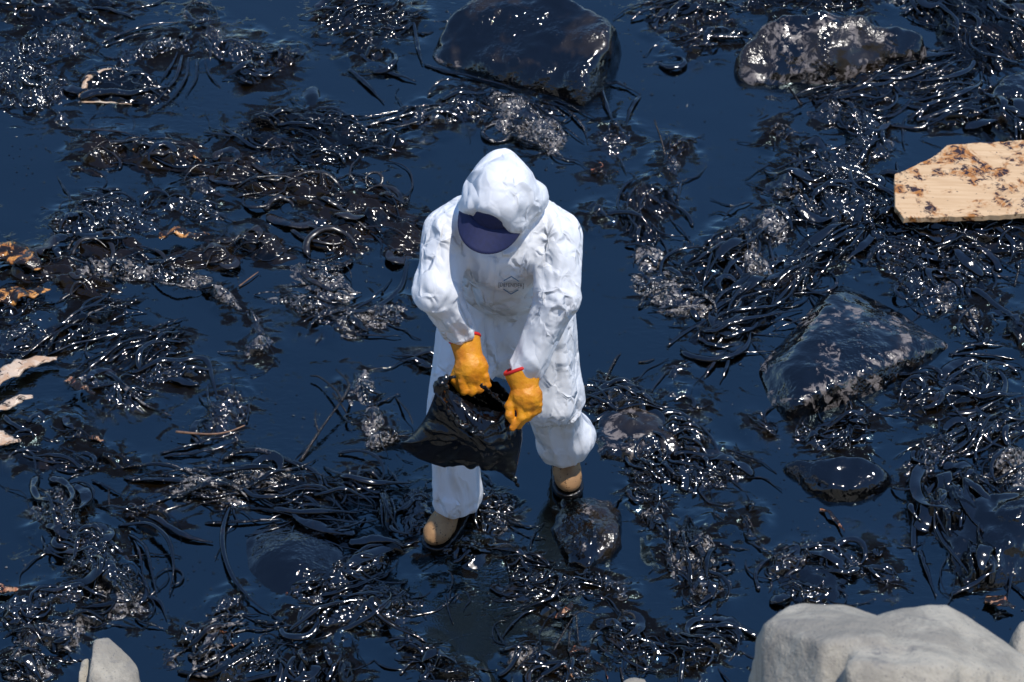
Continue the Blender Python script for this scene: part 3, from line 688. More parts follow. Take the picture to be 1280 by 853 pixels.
C("upright straps crossing at the bottom edge, lower left", [(385,835,40,16,-20),(420,845,30,12,0)], .04, -60, 'strand', (6,50,14,30),
  x=[(26,[(352,860),(366,835),(378,810)]),(12,[(386,815),(396,832),(410,850)]),(10,[(420,850),(425,830),(428,815)])], seed=77)
# --- bottom centre
C("beaded weed around the front boot", [(585,688,30,14,-10),(612,655,18,14,20),(520,640,16,30,10)], .03, -10, 'grain', (6,35,11,40), seed=78)
C("sparse black straps in the worker's dark reflection", [(560,728,16,8,10),(648,700,16,10,20)], .015, 15, 'strand', (5,40,11,35), 'frond', seed=79)
C("shiny beaded weed below the crusted stone", [(668,735,30,16,-10),(700,730,26,12,10),(690,762,16,10,0)], .04, -15, 'grain', (10,45,11,30), seed=80)
C("grey crust with streaks at the bottom, under the reflection", [(662,826,22,14,-10),(700,842,26,10,0)], .04, -25, 'grain_tan', (8,50,11,25), seed=81)
C("bent straps at the bottom edge, left of the reflection", [(525,820,26,14,30),(560,845,26,10,10)], .035, 30, 'strand', (6,45,14,30), x=[(20,[(506,805),(525,812),(538,835),(560,850)]),(14,[(500,845),(512,832),(530,832)])], seed=82)
C("spread sprig of beaded weed at the bottom, right of centre", [(783,800,22,20,20),(805,812,16,10,0)], .035, 60, 'grain', (9,45,11,45), seed=83,
  x=[(9,[(775,835),(778,850),(780,858)],'twig'),(9,[(795,825),(797,845)],'twig'),(14,[(760,800),(772,812),(790,828)])])
C("line of small weed flakes right of the crusted stone's foot", [(765,735,14,7,20),(775,745,10,4,0),(738,725,9,5,30)], .015, 20, 'grain', (2,20,8,40), seed=84)
C("small rust tinged scrap at the bottom, left of the beaded sprig", [(722,830,16,7,10),(710,845,12,5,0)], .02, 10, 'grain', (2,24,9,30), 'rust', seed=85)
C("dark oily weed heap below the worn bag, between the boots", [(625,630,20,12,0),(600,620,16,10,0)], .03, 20, 'grain', (3,26,10,40), seed=86)
C("beaded scraps spread right of the tan stone", [(935,655,10,16,-30),(905,645,8,8)], .015, 60, 'grain', (2,30,8,20), x=[(8,[(918,645),(935,655),(950,682)],'twig')], seed=87)

def build_oil():
    xi = np.arange(-2.7, 2.9, .009); yi = np.arange(-1.25, 3.7, .009)
    out = np.array([.05, .2, .7, 2, 6, 20, 80, 400, 1500])
    xs = np.concatenate([(xi[0]-out)[::-1], xi, xi[-1]+out]); ys = np.concatenate([(yi[0]-out)[::-1], yi, yi[-1]+out])
    X, Y = np.meshgrid(xs, ys, indexing='ij')
    U, Vp = to_px(X, Y, 0)
    dens = np.zeros(X.shape)                                     # how thick the debris lies near by
    for args, kw in CLUMPS:
        for q in args[1]:
            r = math.radians(q[4]) if len(q) > 4 else 0
            rx, ry = q[2]+22, q[3]+18
            du, dv = U-q[0], Vp-q[1]
            aa = (du*math.cos(r)+dv*math.sin(r))/rx; bb = (-du*math.sin(r)+dv*math.cos(r))/ry
            dens = np.maximum(dens, np.clip(1.35-np.sqrt(aa*aa+bb*bb), 0, 1))
    Z = .0018*noise(X*2.1, Y*2.6, 0, 1)+.0007*noise(X*6, Y*8, 0, 2)
    lump = sstep(-.35, .45, fbm(X*2.6, Y*3.2, 0, 8, 2))*sstep(.1, .8, dens)
    wv = noise(X*4, Y*4, 0, 14)
    Z = Z+lump*(.011*ridge(X*9+1.5*wv, Y*15+1.5*wv, 0, 5, 2)+.014*noise(X*8, Y*10, 0, 15)+.003*ridge(X*24+2*wv, Y*32, 0, 16, 1)+.002)
    far = (np.abs(X) > 4) | (np.abs(Y) > 5); Z[far] = 0
    nx, ny = X.shape; I = np.arange(nx*ny).reshape(nx, ny)
    F = np.stack([I[:-1, :-1], I[1:, :-1], I[1:, 1:], I[:-1, 1:]], -1).reshape(-1, 4)
    me = mesh_np("oil_covered_water", np.stack([X, Y, Z], -1).reshape(-1, 3), F)
    me.attributes.new("debris", 'FLOAT', 'POINT').data.foreach_set("value", dens.ravel().astype(np.float32))
    return tag(obj("oil_covered_water", me, M['oil']), kind="structure")
build_oil()
for a_, k_ in CLUMPS: clump(*a_, **k_)

# loose kelp blades with bare colour
def blade(label, pts, w, mat, seed, z=.012, taper=.3):
    g = np.array([G(u, v)[:2] for u, v in pts]); P2 = spline(g, max(16, 8*len(pts))); c = P2.mean(0)
    t = np.linspace(0, 1, len(P2))
    P = np.stack([P2[:, 0]-c[0], P2[:, 1]-c[1], z+.012*noise(t*5+seed, t*0, 0, 1)+.01*np.sin(t*math.pi)], 1)
    V, F = frond_mesh(P, w*.001, seed+300, thin=.16, taper=taper)
    V[:, 2] += .006*noise(V[:, 0]*40, V[:, 1]*40, seed)
    V[:, :2] += .010*np.stack([noise(V[:, 0]*30, V[:, 1]*30, seed+3), noise(V[:, 0]*30, V[:, 1]*30, seed+7)], 1)
    o = obj("kelp_blade", mesh_np("kelp_blade", V, F), M[mat]); o.location = (c[0], c[1], 0)
    tag(o, label, "kelp")
blade("mottled orange kelp blade at the left edge, upper of two", [(-12,332),(15,330),(38,340),(52,350)], 105, 'orange', 1, .05)
blade("orange blade with black holes, lower of two at the left edge", [(-5,382),(20,380),(40,378),(66,372)], 85, 'orange', 2, .04)
blade("bright orange torn blade lying on dark weed, left of centre", [(200,306),(222,303),(240,310),(262,304)], 48, 'orange', 3, .05)
blade("dull brown stalk leading to the orange blades", [(45,325),(75,308),(92,300)], 60, 'frond_brown', 4, .03)
blade("wide tan kelp blade at the left edge, pointing right", [(-15,492),(15,474),(45,460),(72,456)], 75, 'tan_kelp', 5, .03)
blade("pale flat blade at the left edge below the tan one", [(-12,552),(5,556),(26,558)], 70, 'tan_kelp', 6, .02)
blade("pale patchy kelp piece between the two tan blades", [(-10,518),(18,508),(42,500)], 45, 'tan_kelp', 7, .015)
blade("orange curled weed beside the pale boulder, right edge", [(1230,752),(1250,760),(1268,764)], 50, 'rust', 8, .02)
blade("rusty streak just under the oil, below the low black rock", [(1024,636),(1040,650),(1056,668)], 18, 'rust', 9, .006)
blade("orange fleck of kelp on the half sunk stone, left", [(84,488),(100,498),(122,508)], 36, 'rust', 10, .055)
blade("red brown leaf stuck on the twigs below the crusted stone", [(694,780),(706,774),(716,760)], 34, 'rust', 11, .03)
blade("rusty scrap at the left edge, beside the shaggy clump", [(-8,742),(8,745),(24,740)], 40, 'rust', 12, .02)
blade("small pink scrap on the oil below the half sunk stone", [(114,550),(122,554),(132,552)], 24, 'rust', 13, .01)

# twigs
def twig(label, lines, mat='twig'):
    root = empty("twig", tuple(G(*lines[0][1][0])[:2])+(0,)); tag(root, label, "twig")
    for k, (w, pts, zs) in enumerate(lines):
        P = spline([G(u, v, z) for (u, v), z in zip(pts, zs)], 14)-np.array(root.location)
        t = np.linspace(0, 1, 14); r = w*.0005*(1-.55*t)*(1+.2*noise(t*9, t*0, k))
        V, F = sweep(P, r, r, 6)
        obj("stem" if k == 0 else "side_shoot", mesh_np("stem", V, F), M[mat], root)
twig("forked dark stick poking from the oil, left of the bag", [(15,[(375,577),(400,538),(428,500)],[0,.03,.05]),(12,[(428,502),(420,488),(400,472),(388,470)],[.05,.05,.03,.02]),(13,[(428,500),(436,480),(420,462)],[.05,.05,.03]),(8,[(398,540),(394,525),(395,512)],[.03,.05,.06]),(10,[(416,492),(428,508),(436,522)],[.04,.03,.0])])
twig("reddish brown twig lying across the left weed, pale against black", [(10,[(220,540),(260,543),(285,540),(306,532)],[.03,.04,.05,.05])], 'twig_tan')
twig("upright black twig standing in the oil, upper right of centre", [(14,[(834,208),(828,180),(818,150)],[.0,.05,.12])])
twig("pale thin stick floating in open oil, left of centre", [(7,[(299,358),(312,348),(323,340)],[.006,.01,.008])], 'twig_tan')
twig("cluster of thin black twigs below the crusted stone", [(11,[(690,818),(702,795),(716,772)],[0,.02,.05]),(9,[(712,790),(711,806),(708,820)],[.04,.02,0]),(8,[(716,770),(728,764),(744,768)],[.05,.04,.03]),(7,[(720,768),(722,790),(724,820)],[.05,.02,0])])
twig("curved dark stem in the oil left of the bag's corner", [(10,[(480,553),(500,545),(520,548)],[.0,.02,.02]),(8,[(495,498),(510,515),(516,530)],[0,.03,.02])])
twig("short dark stick floating right of the worker's waist", [(8,[(798,453),(808,452),(818,449)],[.004,.006,.004])])
twig("thin stick leaning on the tan boulder, top right", [(12,[(1002,132),(992,118),(981,102)],[.02,.06,.12])])
twig("thin dark sprig near the plank's right end, below it", [(10,[(1268,358),(1272,342),(1276,328)],[0,.02,.05])])
twig("dark stick at the left edge below the pale blade", [(9,[(0,574),(25,572),(52,576)],[.006,.01,.006])])

# floating specks
def specks():
    rs = RS(77); n = 1500
    P = []
    while len(P) < n:
        u, v = rs.uniform(-20, 1300), rs.uniform(-20, 870); p = G(u, v)
        if float(fbm(np.array([p[0]*1.7]), np.array([p[1]*1.7]), 0, 30, 3)[0]) > rs.uniform(-.3, .9): P.append(p)
    P = np.array(P); r = rs.uniform(.0012, .0042, n)*np.where(rs.rand(n) < .08, 1.8, 1)
    th = np.linspace(0, 2*math.pi, 6, endpoint=False)
    ring = np.stack([np.cos(th), np.sin(th), 0*th], 1)
    V = np.concatenate([P[:, None]+ring[None]*r[:, None, None]*rs.uniform(.6, 1.4, (n, 6, 1)), P[:, None]+np.array([0, 0, .75])*r[:, None, None]], 1)
    V[..., 2] += .0025
    k = np.arange(n)*7
    F = np.concatenate([np.stack([k+j, k+(j+1) % 6, k+6], 1) for j in range(6)])
    o = obj("floating_specks", mesh_np("floating_specks", V.reshape(-1, 3), F), M['grain'])
    tag(o, "tiny specks and bubbles scattered over the oil", "debris", kind="stuff")
specks()

# plank
def plank():
    t = NT("oil_stained_plywood").obj_co()
    grain = t.noise(3.2, 6, .6, .4, t.scaled((1.2, 16, 4)))
    c = t.mix(t.mapr(grain, .35, .65), (.68, .46, .255), (.58, .37, .19))
    big = t.noise(5.0, 5, .72, 1.0)
    halo = t.mapr(big, .46, .54)
    spots = t.math('MULTIPLY', t.mapr(big, .48, .54), t.mapr(t.noise(26, 5, .75, .8), .50, .54))
    c = t.mix(t.math('MULTIPLY', halo, t.mapr(t.noise(11, 4, .7), .42, .58)), c, (.40, .15, .025))
    c = t.mix(spots, c, (.035, .016, .01))
    sp2 = t.mapr(t.noise(50, 2, .5), .69, .72)
    c = t.mix(sp2, c, (.05, .02, .012))
    m = t.fin(c, t.mixf(spots, .6, .25), t.bump(grain, .002, .6))
    px = [(1118,222),(1117,248),(1119,266),(1128,281),(1200,277),(1285,270),(1420,258),(1420,158),(1300,170),(1240,175),(1183,181),(1172,192),(1164,199),(1150,206),(1138,213)]
    dense = []
    for i in range(len(px)):
        a_, b_ = np.array(px[i], float), np.array(px[(i+1) % len(px)], float); n_ = max(2, int(np.linalg.norm(b_-a_)/7))
        for k in range(n_): dense.append(a_+(b_-a_)*k/n_)
    dense = np.array(dense); kk = np.arange(len(dense))
    dense = dense+np.stack([noise(kk*.7, kk*0., 0, 1), noise(kk*.7, kk*0., 5, 2)], 1)*1.6
    P = np.array([G(u, v, .085) for u, v in dense]); c0 = P.mean(0)
    bm = bmesh.new(); vs = [bm.verts.new(p-c0) for p in P]; f = bm.faces.new(vs)
    r = bmesh.ops.extrude_face_region(bm, geom=[f])
    for v in r['geom']:
        if isinstance(v, bmesh.types.BMVert): v.co.z -= .026
    bmesh.ops.recalc_face_normals(bm, faces=bm.faces)
    bmesh.ops.bevel(bm, geom=list(bm.edges), offset=.002, segments=1, affect='EDGES')
    me = bpy.data.meshes.new("wooden_plank"); bm.to_mesh(me); bm.free()
    o = obj("wooden_plank", me, m); o.location = c0; o.rotation_euler = (math.radians(-3), math.radians(2), 0)
    tag(o, "pale wooden board with brown oil stains at the right edge", "plank")
plank()

# ------------------------------------------------------------------ the worker
def mat_suit():
    t = NT("white_coverall_fabric")
    def crumple(scale, co, fade):
        """facets tilted at random, joined by creases, as in crumpled film"""
        o = t.n("ShaderNodeTexVoronoi", feature='F1'); t.set(o.inputs["Vector"], co); o.inputs["Scale"].default_value = scale
        e = t.voro(scale, 'DISTANCE_TO_EDGE', co)
        d = t.n("ShaderNodeVectorMath", operation='SUBTRACT'); t.set(d.inputs[0], co); t.set(d.inputs[1], o.outputs["Position"])
        c = t.n("ShaderNodeVectorMath", operation='SUBTRACT'); t.set(c.inputs[0], o.outputs["Color"]); c.inputs[1].default_value = (.5, .5, .5)
        g = t.n("ShaderNodeVectorMath", operation='DOT_PRODUCT'); t.set(g.inputs[0], d.outputs[0]); t.set(g.inputs[1], c.outputs[0])
        return t.math('MULTIPLY', g.outputs["Value"], t.mapr(e, 0.0, fade))
    w1 = t.warp(6, .10); w2 = t.warp(14, .05)
    def stretch(v, sc):
        o = t.n("ShaderNodeMapping"); t.set(o.inputs["Vector"], v); o.inputs["Scale"].default_value = sc; o.inputs["Rotation"].default_value = (.5, .25, .3)
        return o.outputs[0]
    w1 = stretch(w1, (1.35, 1.35, .5)); w2 = stretch(w2, (1.2, 1.2, .6))
    h = t.math('MULTIPLY', crumple(5.5, w1, .30), .60)
    h = t.math('MULTIPLY_ADD', crumple(17, w2, .22), t.mapr(t.noise(5, 2), .44, .60, .10, .75), h)
    n = t.bump(h, 1.0, .8)
    return t.fin((.78, .785, .79), .5, n, None, .35)
M['suit'] = mat_suit()
M['skin'] = mat_simple("skin", (.50, .25, .17), .5, (.42, .19, .13), 25, .001, 120)
M['leather'] = mat_simple("yellow_leather", (.76, .31, .008), .48, (.62, .20, .006), 16, .004, 55)
M['leather_dirty'] = mat_simple("dirty_leather", (.52, .25, .03), .5, (.20, .12, .05), 34, .004, 55)
M['red'] = mat_simple("red_binding", (.62, .015, .012), .55)
M['navy'] = mat_simple("navy_cap_cloth", (.011, .016, .070), .75, (.009, .013, .056), 80, .0006, 400)
M['boot'] = mat_simple("tan_suede", (.46, .25, .125), .75, (.36, .19, .09), 25, .002, 90)
def mat_boot():
    t = NT("oil_splashed_suede")
    sp = t.mapr(t.noise(70, 4, .7), .60, .64)
    c = t.mix(t.mapr(t.noise(18, 4), .35, .65), (.40, .225, .095), (.30, .16, .065))
    c = t.mix(sp, c, OIL)
    return t.fin(c, t.mixf(sp, .75, .15), t.bump(t.noise(120, 3), .0015, .6))
M['boot'] = mat_boot()
M['sole'] = mat_simple("oiled_rubber_sole", (.006, .005, .004), .16, None, 20, .004, 70)
M['lace'] = mat_simple("dark_lace", (.03, .018, .01), .6)
M['ink_blue'] = mat_simple("blue_print", (.03, .16, .32), .6)
M['ink_dark'] = mat_simple("dark_print", (.06, .06, .075), .6)

J = {  # joints: pixel + height above the oil
 'hipL': G(590,380,.84), 'kneL': G(570,515,.50), 'ankL': G(570,622,.13),
 'hipR': G(676,380,.84), 'kneR': G(690,497,.49), 'ankR': G(707,570,.13),
 'pelv': G(636,366,.85), 'chst': G(632,318,1.32), 'neck': G(632,278,1.47),
 'shoL': G(563,291,1.44), 'elbL': G(546,364,1.32), 'wriL': G(579,422,1.10),
 'shoR': G(695,296,1.44), 'elbR': G(698,370,1.30), 'wriR': G(658,462,1.06),
 'head': G(621,253,1.60),
}
HU = unit((.03, -.55, .83)); HF = unit(np.array([-.34, -.80, -.55])); HF = unit(HF-HU*(HF@HU)); HR = np.cross(HF, HU)
HAX = np.array([HR, HF, HU])
Hc = J['head']
CH_UP = unit(J['chst']-J['pelv']); CH_F = unit(np.array([0, -1, 0])-CH_UP*(np.array([0, -1, 0])@CH_UP)); CH_R = np.cross(CH_F, CH_UP)
CAX = np.array([CH_R, CH_F, CH_UP])
# trouser / sleeve bones: a, b, ra, rb
BONES = [('hipL','kneL',.112,.096),('kneL','ankL',.094,.088),('hipR','kneR',.112,.098),('kneR','ankR',.096,.082),
         ('shoL','elbL',.083,.066),('elbL','wriL',.066,.047),('shoR','elbR',.083,.068),('elbR','wriR',.068,.052)]
def sd_suit(p):
    d = sd_ell(p, J['pelv']+np.array([0, -.03, -.03]), (.178, .135, .20))
    d = smin(d, sd_ell(p, J['pelv']*.5+J['chst']*.5, (.172, .125, .24), CAX), .07)
    d = smin(d, sd_ell(p, J['chst'], (.172, .108, .20), CAX), .06)
    d = smin(d, sd_cone(p, J['shoL']+np.array([.05, .03, .02]), J['shoR']+np.array([-.05, .03, .02]), .082, .082), .06)
    for a, b, ra, rb in BONES[:4]: d = smin(d, sd_cone(p, J[a], J[b], ra, rb), .035)
    d = smin(d, sd_ell(p, J['pelv']+np.array([.005, -.05, -.16]), (.13, .10, .17)), .06)       # low hanging seat
    # bunched trouser ends
    d = smin(d, sd_ell(p, J['ankR']+np.array([-.004, -.005, .105]), (.108, .098, .100)), .03)
    d = smin(d, sd_ell(p, J['ankL']+np.array([.0, .0, .02]), (.086, .084, .08)), .03)
    for k in (4, 6):
        arm = np.inf
        for a, b, ra, rb in BONES[k:k+2]:
            q = sd_cone(p, J[a], J[b], ra, rb); arm = q if np.isscalar(arm) else smin(arm, q, .03)
        d = smin(d, arm, .022)
    # trouser hems and sleeve ends: cut open below the ankle / past the wrist
    for a, b, off in (('kneL','ankL',.024),('kneR','ankR',-.008)):
        n = np.array([0, 0, -1.0]); d = np.where(np.linalg.norm(p-J[b], axis=1) < .25, smax(d, (p-J[b])@n-off, .012), d)
    for a, b in (('elbL','wriL'),('elbR','wriR')):
        n = unit(J[b]-J[a]); d = np.where(np.linalg.norm(p-J[b], axis=1) < .14, smax(d, (p-J[b])@n+(.022 if b == 'wriL' else -.026), .010), d)
    # neck and hood
    d = smin(d, sd_cone(p, J['neck']+np.array([0, .03, -.02]), Hc-HF*.03-HU*.04, .115, .085), .05)
    q = p-Hc
    hood = sd_ell(p, Hc-HF*.008+HU*.0, (.118, .128, .140), HAX)
    hood = smin(hood, np.linalg.norm(q-(-HF*.088+HU*.06+HR*.008), axis=1)-.042, .07)       # pointed back
    hood = smin(hood, np.linalg.norm(q-(-HF*.05-HU*.02-HR*.095), axis=1)-.05, .05)
    hood = smax(hood, q@unit(HF*1.0+HU*.10+HR*.05)-.086, .007)
    inner = sd_ell(p, Hc+HF*.030-HU*.035, (.090, .120, .098), HAX)
    d = smin(d, hood, .028)
    d = smax(d, -np.maximum(inner, .03-q@HF), .008)
    return d
def sd_body(p):
    """the wearer's body, almost wholly inside the suit"""
    d = sd_ell(p, J['pelv'], (.15, .105, .14), CAX)
    d = smin(d, sd_ell(p, J['chst']-CH_UP*.05, (.15, .10, .20), CAX), .08)
    d = smin(d, sd_cone(p, J['shoL'], J['shoR'], .055, .055), .05)
    for a, b, ra, rb in BONES: d = smin(d, sd_cone(p, J[a], J[b], ra*.62, rb*.55), .03)
    for a, b, L in (('elbL','wriL',.045),('elbR','wriR',.045)):
        u = unit(J[b]-J[a]); d = smin(d, sd_cone(p, J[b], J[b]+u*L, .030, .030), .015)
    d = smin(d, sd_cone(p, J['neck']-CH_UP*.03, Hc-HU*.06-HF*.02, .062, .058), .03)
    hd = sd_ell(p, Hc+HU*.01, (.076, .096, .105), HAX)
    hd = smin(hd, sd_ell(p, Hc+HF*.03-HU*.07, (.055, .066, .062), HAX), .03)           # jaw
    hd = smin(hd, sd_cone(p, Hc+HF*.094+HU*.0, Hc+HF*.112-HU*.038, .008, .015), .012)    # nose
    for s in (-1, 1):
        hd = smin(hd, sd_ell(p, Hc+HR*s*.078-HF*.005-HU*.012, (.010, .02, .032), HAX), .008)
        hd = smax(hd, -(np.linalg.norm(p-(Hc+HF*.10+HR*s*.033+HU*.008), axis=1)-.016), .01)
    hd = smin(hd, sd_cone(p, Hc+HF*.09-HU*.066-HR*.022, Hc+HF*.09-HU*.066+HR*.022, .008, .008), .008)
    return smin(d, hd, .02)

_rv = RS(12).uniform(-1, 1, 4096).astype(np.float32)
def facet(x, y, z, seed=0):
    """piecewise flat noise: random heights on a skewed lattice joined by plane facets, like crumpled film"""
    p = np.stack([.8*x-.36*y+.48*z, .6*x+.48*y-.64*z, .8*y+.6*z], 1)+seed*7.13
    i = np.floor(p).astype(np.int64); f = p-i
    o = np.argsort(-f, axis=1); fs = np.take_along_axis(f, o, 1)
    def val(q): return _rv[(q[:, 0]*73856093 ^ q[:, 1]*19349663 ^ q[:, 2]*83492791) & 4095]
    c = i.copy(); v = (1-fs[:, 0])*val(c)
    for k in range(3):
        c[np.arange(len(c)), o[:, k]] += 1
        v = v+(fs[:, k]-(fs[:, k+1] if k < 2 else 0))*val(c)
    return v
def wrinkle(V, Nn):
    x, y, z = V[:, 0], V[:, 1], V[:, 2]
    wx = x+.03*noise(x*7, y*7, z*7, 21); wy = y+.03*noise(x*7, y*7, z*7, 22); wz = z+.03*noise(x*7, y*7, z*7, 23)
    best = np.full(len(V), 9.0); fold = np.zeros(len(V))
    for i, (a, b, ra, rb) in enumerate(BONES):
        A, B = J[a], J[b]; d = B-A; L = np.linalg.norm(d); u = d/L
        t = (V-A)@u; tc = np.clip(t, 0, L); r = V-A-tc[:, None]*u; dist = np.abs(np.linalg.norm(r, axis=1)-(ra+(rb-ra)*tc/L))
        s = unit(np.cross(u, (0.3, 1, .2))); w = np.cross(u, s); th = np.arctan2(r@w, r@s)
        c1, s1 = np.cos(th), np.sin(th); q = tc/L
        lower = i in (1, 3, 5, 7); leg = i < 4
        wv = noise(x*5, y*5, z*5, 20+i)
        f = (.013 if leg else .007)*facet(t*3.2+.35*np.sin(th)+.5*wv, c1*1.9+i*3, s1*1.9, 30+i)
        f = f+.0035*facet(t*14+1.1*np.sin(th+i)+.6*wv, c1*1.9+i*3, s1*1.9, 36+i)
        ring = np.exp(-((1-q)/(.26 if lower else .20))**2)*(1.0 if lower else .6)+(.6*np.exp(-(q/.2)**2) if lower else .15*np.exp(-(q/.15)**2))
        f = f+ring*.012*facet(t*(24 if i >= 4 else 18)+.8*wv+.8*np.sin(th+i), c1*.9+i*5, s1*.9, 40+i)
        m = dist < best
        best = np.where(m, dist, best); fold = np.where(m, f, fold)
    near = np.exp(-(best/.045)**2)
    tor = .012*facet(wx*9, wy*5, wz*3.4, 5)+.005*facet(wx*17, wy*12, wz*8, 6)
    hd = .010*facet(wx*13, wy*11, wz*11, 7)+.0055*facet(wx*27, wy*23, wz*23, 9)
    h = near*fold+(1-near)*tor
    k = sstep(.20, .165, np.linalg.norm(V-Hc, axis=1))
    h = h*(1-k)+hd*k+.0006*facet(wx*34, wy*34, wz*30, 15)
    return V+Nn*h[:, None]

person = empty("person", (0, 0, 0))
tag(person, "worker in white hooded coveralls, navy cap and yellow gloves, bending over a black bag", "person")
V, F = surface_nets(sd_suit, (-.45, -.68, .02), (.48, .42, 1.80), .0052)
Nn = vnormals(V, F); V = wrinkle(V, Nn)
suit_me = mesh_np("coverall", V, F); suit = obj("coverall", suit_me, M['suit'], person)
suit["label"] = "white crinkled protective coverall with hood up"
bvh = BVHTree.FromPolygons([tuple(v) for v in V], [tuple(int(i) for i in f) for f in F])
Vb, Fb = surface_nets(sd_body, (-.45, -.68, .05), (.48, .42, 1.76), .0075)
obj("body", mesh_np("body", Vb, Fb), M['skin'], person)

# cap: brim and the front of the crown under the hood
def cap():
    nu, nv = 25, 10
    T = []
    for i in range(nu):
        a = math.radians(-78+156*i/(nu-1))
        for j in range(nv):
            r = j/(nv-1)
            ext = .088*math.cos(a*.92)**.75 if abs(a) < 1.57 else 0
            lat = math.sin(a)*(.094+.010*r); fw = .082*math.cos(a)+ext*r+.010
            dz = -.022*(math.sin(a)**2)*(1+.9*r)-.012*r+.040
            T.append(Hc+HR*lat+HF*fw+HU*dz)
    T = np.array(T); B = T-HU*.0045
    I = np.arange(nu*nv).reshape(nu, nv)
    Ft = np.stack([I[:-1, :-1], I[1:, :-1], I[1:, 1:], I[:-1, 1:]], -1).reshape(-1, 4)
    Fbm = Ft[:, ::-1]+nu*nv
    e = np.concatenate([I[:, 0][::-1], I[0, :], I[:, -1], I[-1, ::-1]]); e2 = np.roll(e, -1)
    m = e != e2; rim = np.stack([e[m], e2[m], e2[m]+nu*nv, e[m]+nu*nv], 1)
    obj("cap_brim", mesh_np("cap_brim", np.concatenate([T, B]), np.concatenate([Ft, Fbm, rim])), M['navy'], person)
    def crown(p):
        d = sd_ell(p, Hc+HU*.016, (.085, .104, .102), HAX)
        return np.maximum(d, .018-(p-Hc)@HU)
    V, F = surface_nets(crown, Hc-.16, Hc+.17, .006)
    obj("cap_crown", mesh_np("cap_crown", V, F), M['navy'], person)
cap()

# gloves
def glove(side, W, tip_dir, across, digits, palm_c, palm_r, back, label, flare=1.0):
    """W wrist point, tip_dir unit towards the fingers, across unit towards the thumb side, back = outward normal"""
    AX = np.array([across, tip_dir, back])
    def f(p):
        d = sd_ell(p, palm_c, palm_r, AX)
        d = smax(d, sd_ell(p, palm_c, np.array(palm_r)*1.02, AX), .01)
        d = smin(d, sd_cone(p, W+tip_dir*.02, palm_c-tip_dir*.015, .041, .046), .03)
        for pts, rr in digits:
            for k in range(len(pts)-1):
                fd = sd_cone(p, pts[k], pts[k+1], rr[k], rr[k+1]) if k == 0 else smin(fd, sd_cone(p, pts[k], pts[k+1], rr[k], rr[k+1]), .006)
            d = smin(d, fd, .0045)
        return d+.0022*noise(p[:, 0]*45, p[:, 1]*45, p[:, 2]*45, 3)+.0016*(1-2*np.abs(noise(p[:, 0]*70, p[:, 1]*70, p[:, 2]*70, 4)))
    Q = np.concatenate([np.array(x[0]) for x in digits]+[[W, palm_c]])
    V, F = surface_nets(f, Q.min(0)-.08, Q.max(0)+.08, .0042)
    g = obj("glove", mesh_np("glove", V, F), M['leather'], person); g["label"] = label
    # flared open cuff with a red bound edge
    n = 28; a = np.linspace(0, 2*math.pi, n, endpoint=False); R = []
    rows = [(-.040, .050*flare, .046*flare), (-.028, .049*flare, .045*flare), (-.010, .047*(flare*.6+.4), .043*(flare*.6+.4)), (.012, .0455, .041), (.035, .046, .040)]
    for off, rx, ry in rows:
        R.append(W+tip_dir*off+np.cos(a)[:, None]*across*rx+np.sin(a)[:, None]*back*ry+tip_dir*(.006*np.sin(a*2+1))[:, None]*(1 if off < 0 else 0))
    R = np.array(R); inn = R-(R-R.mean(1, keepdims=True))*.06
    VV = np.concatenate([R.reshape(-1, 3), inn.reshape(-1, 3)]); FF = []
    for o, fl in ((0, False), (len(rows)*n, True)):
        for i in range(len(rows)-1):
            for k in range(n):
                q = [o+i*n+k, o+i*n+(k+1) % n, o+(i+1)*n+(k+1) % n, o+(i+1)*n+k]; FF.append(q[::-1] if fl else q)
    obj("glove_cuff", mesh_np("glove_cuff", VV, np.array(FF)), M['leather'], g)
    ring = np.concatenate([R[0], R[0][:1]]); kk = 8; T = np.roll(R[0], -1, 0)-np.roll(R[0], 1, 0)
    Vr = []
    for i in range(n):
        o = unit(R[0][i]-R[0].mean(0)); t = tip_dir
        for q in range(kk):
            b = 2*math.pi*q/kk; Vr.append(R[0][i]+o*math.cos(b)*.0036+t*math.sin(b)*.0058)
    Fr = [[i*kk+q, i*kk+(q+1) % kk, ((i+1) % n)*kk+(q+1) % kk, ((i+1) % n)*kk+q] for i in range(n) for q in range(kk)]
    obj("red_binding", mesh_np("red_binding", np.array(Vr), np.array(Fr)), M['red'], g)
    # seam along the knuckles
    return g
VIEW = -unit(FWD)
# the worker's right hand (left in the picture): a fist closed on the bag's rim
Wl = G(584,437,1.075); Kl = G(593,478,1.0)
tl = unit(Kl-Wl); bl = unit(VIEW-tl*(VIEW@tl)+np.array([.1, 0, .05])); bl = unit(bl-tl*(bl@tl)); al = np.cross(tl, bl)  # to the left in the picture
if al[0] > 0: al = -al
pc = Wl*.38+Kl*.62
dg = []
for k, s in enumerate((.039, .013, -.013, -.038)):
    k0 = pc+al*s+tl*.030+bl*.006
    drop = (.036, .044, .040, .030)[k]
    dg.append(([k0, k0+tl*drop*.9-bl*.014, k0+tl*drop*.75-bl*.045, k0+tl*.0-bl*.060, k0-tl*.012-bl*.045], [.0145, .0140, .0132, .0125, .011]))
dg.append(([pc+al*.040-tl*.01-bl*.01, pc+al*.058+tl*.018-bl*.022, pc+al*.046+tl*.046-bl*.036, pc+al*.022+tl*.058-bl*.046], [.020, .0175, .016, .013]))
glove('l', Wl, tl, al, dg, pc, (.054, .050, .033), bl, "yellow leather glove closed in a fist on the bag's rim")
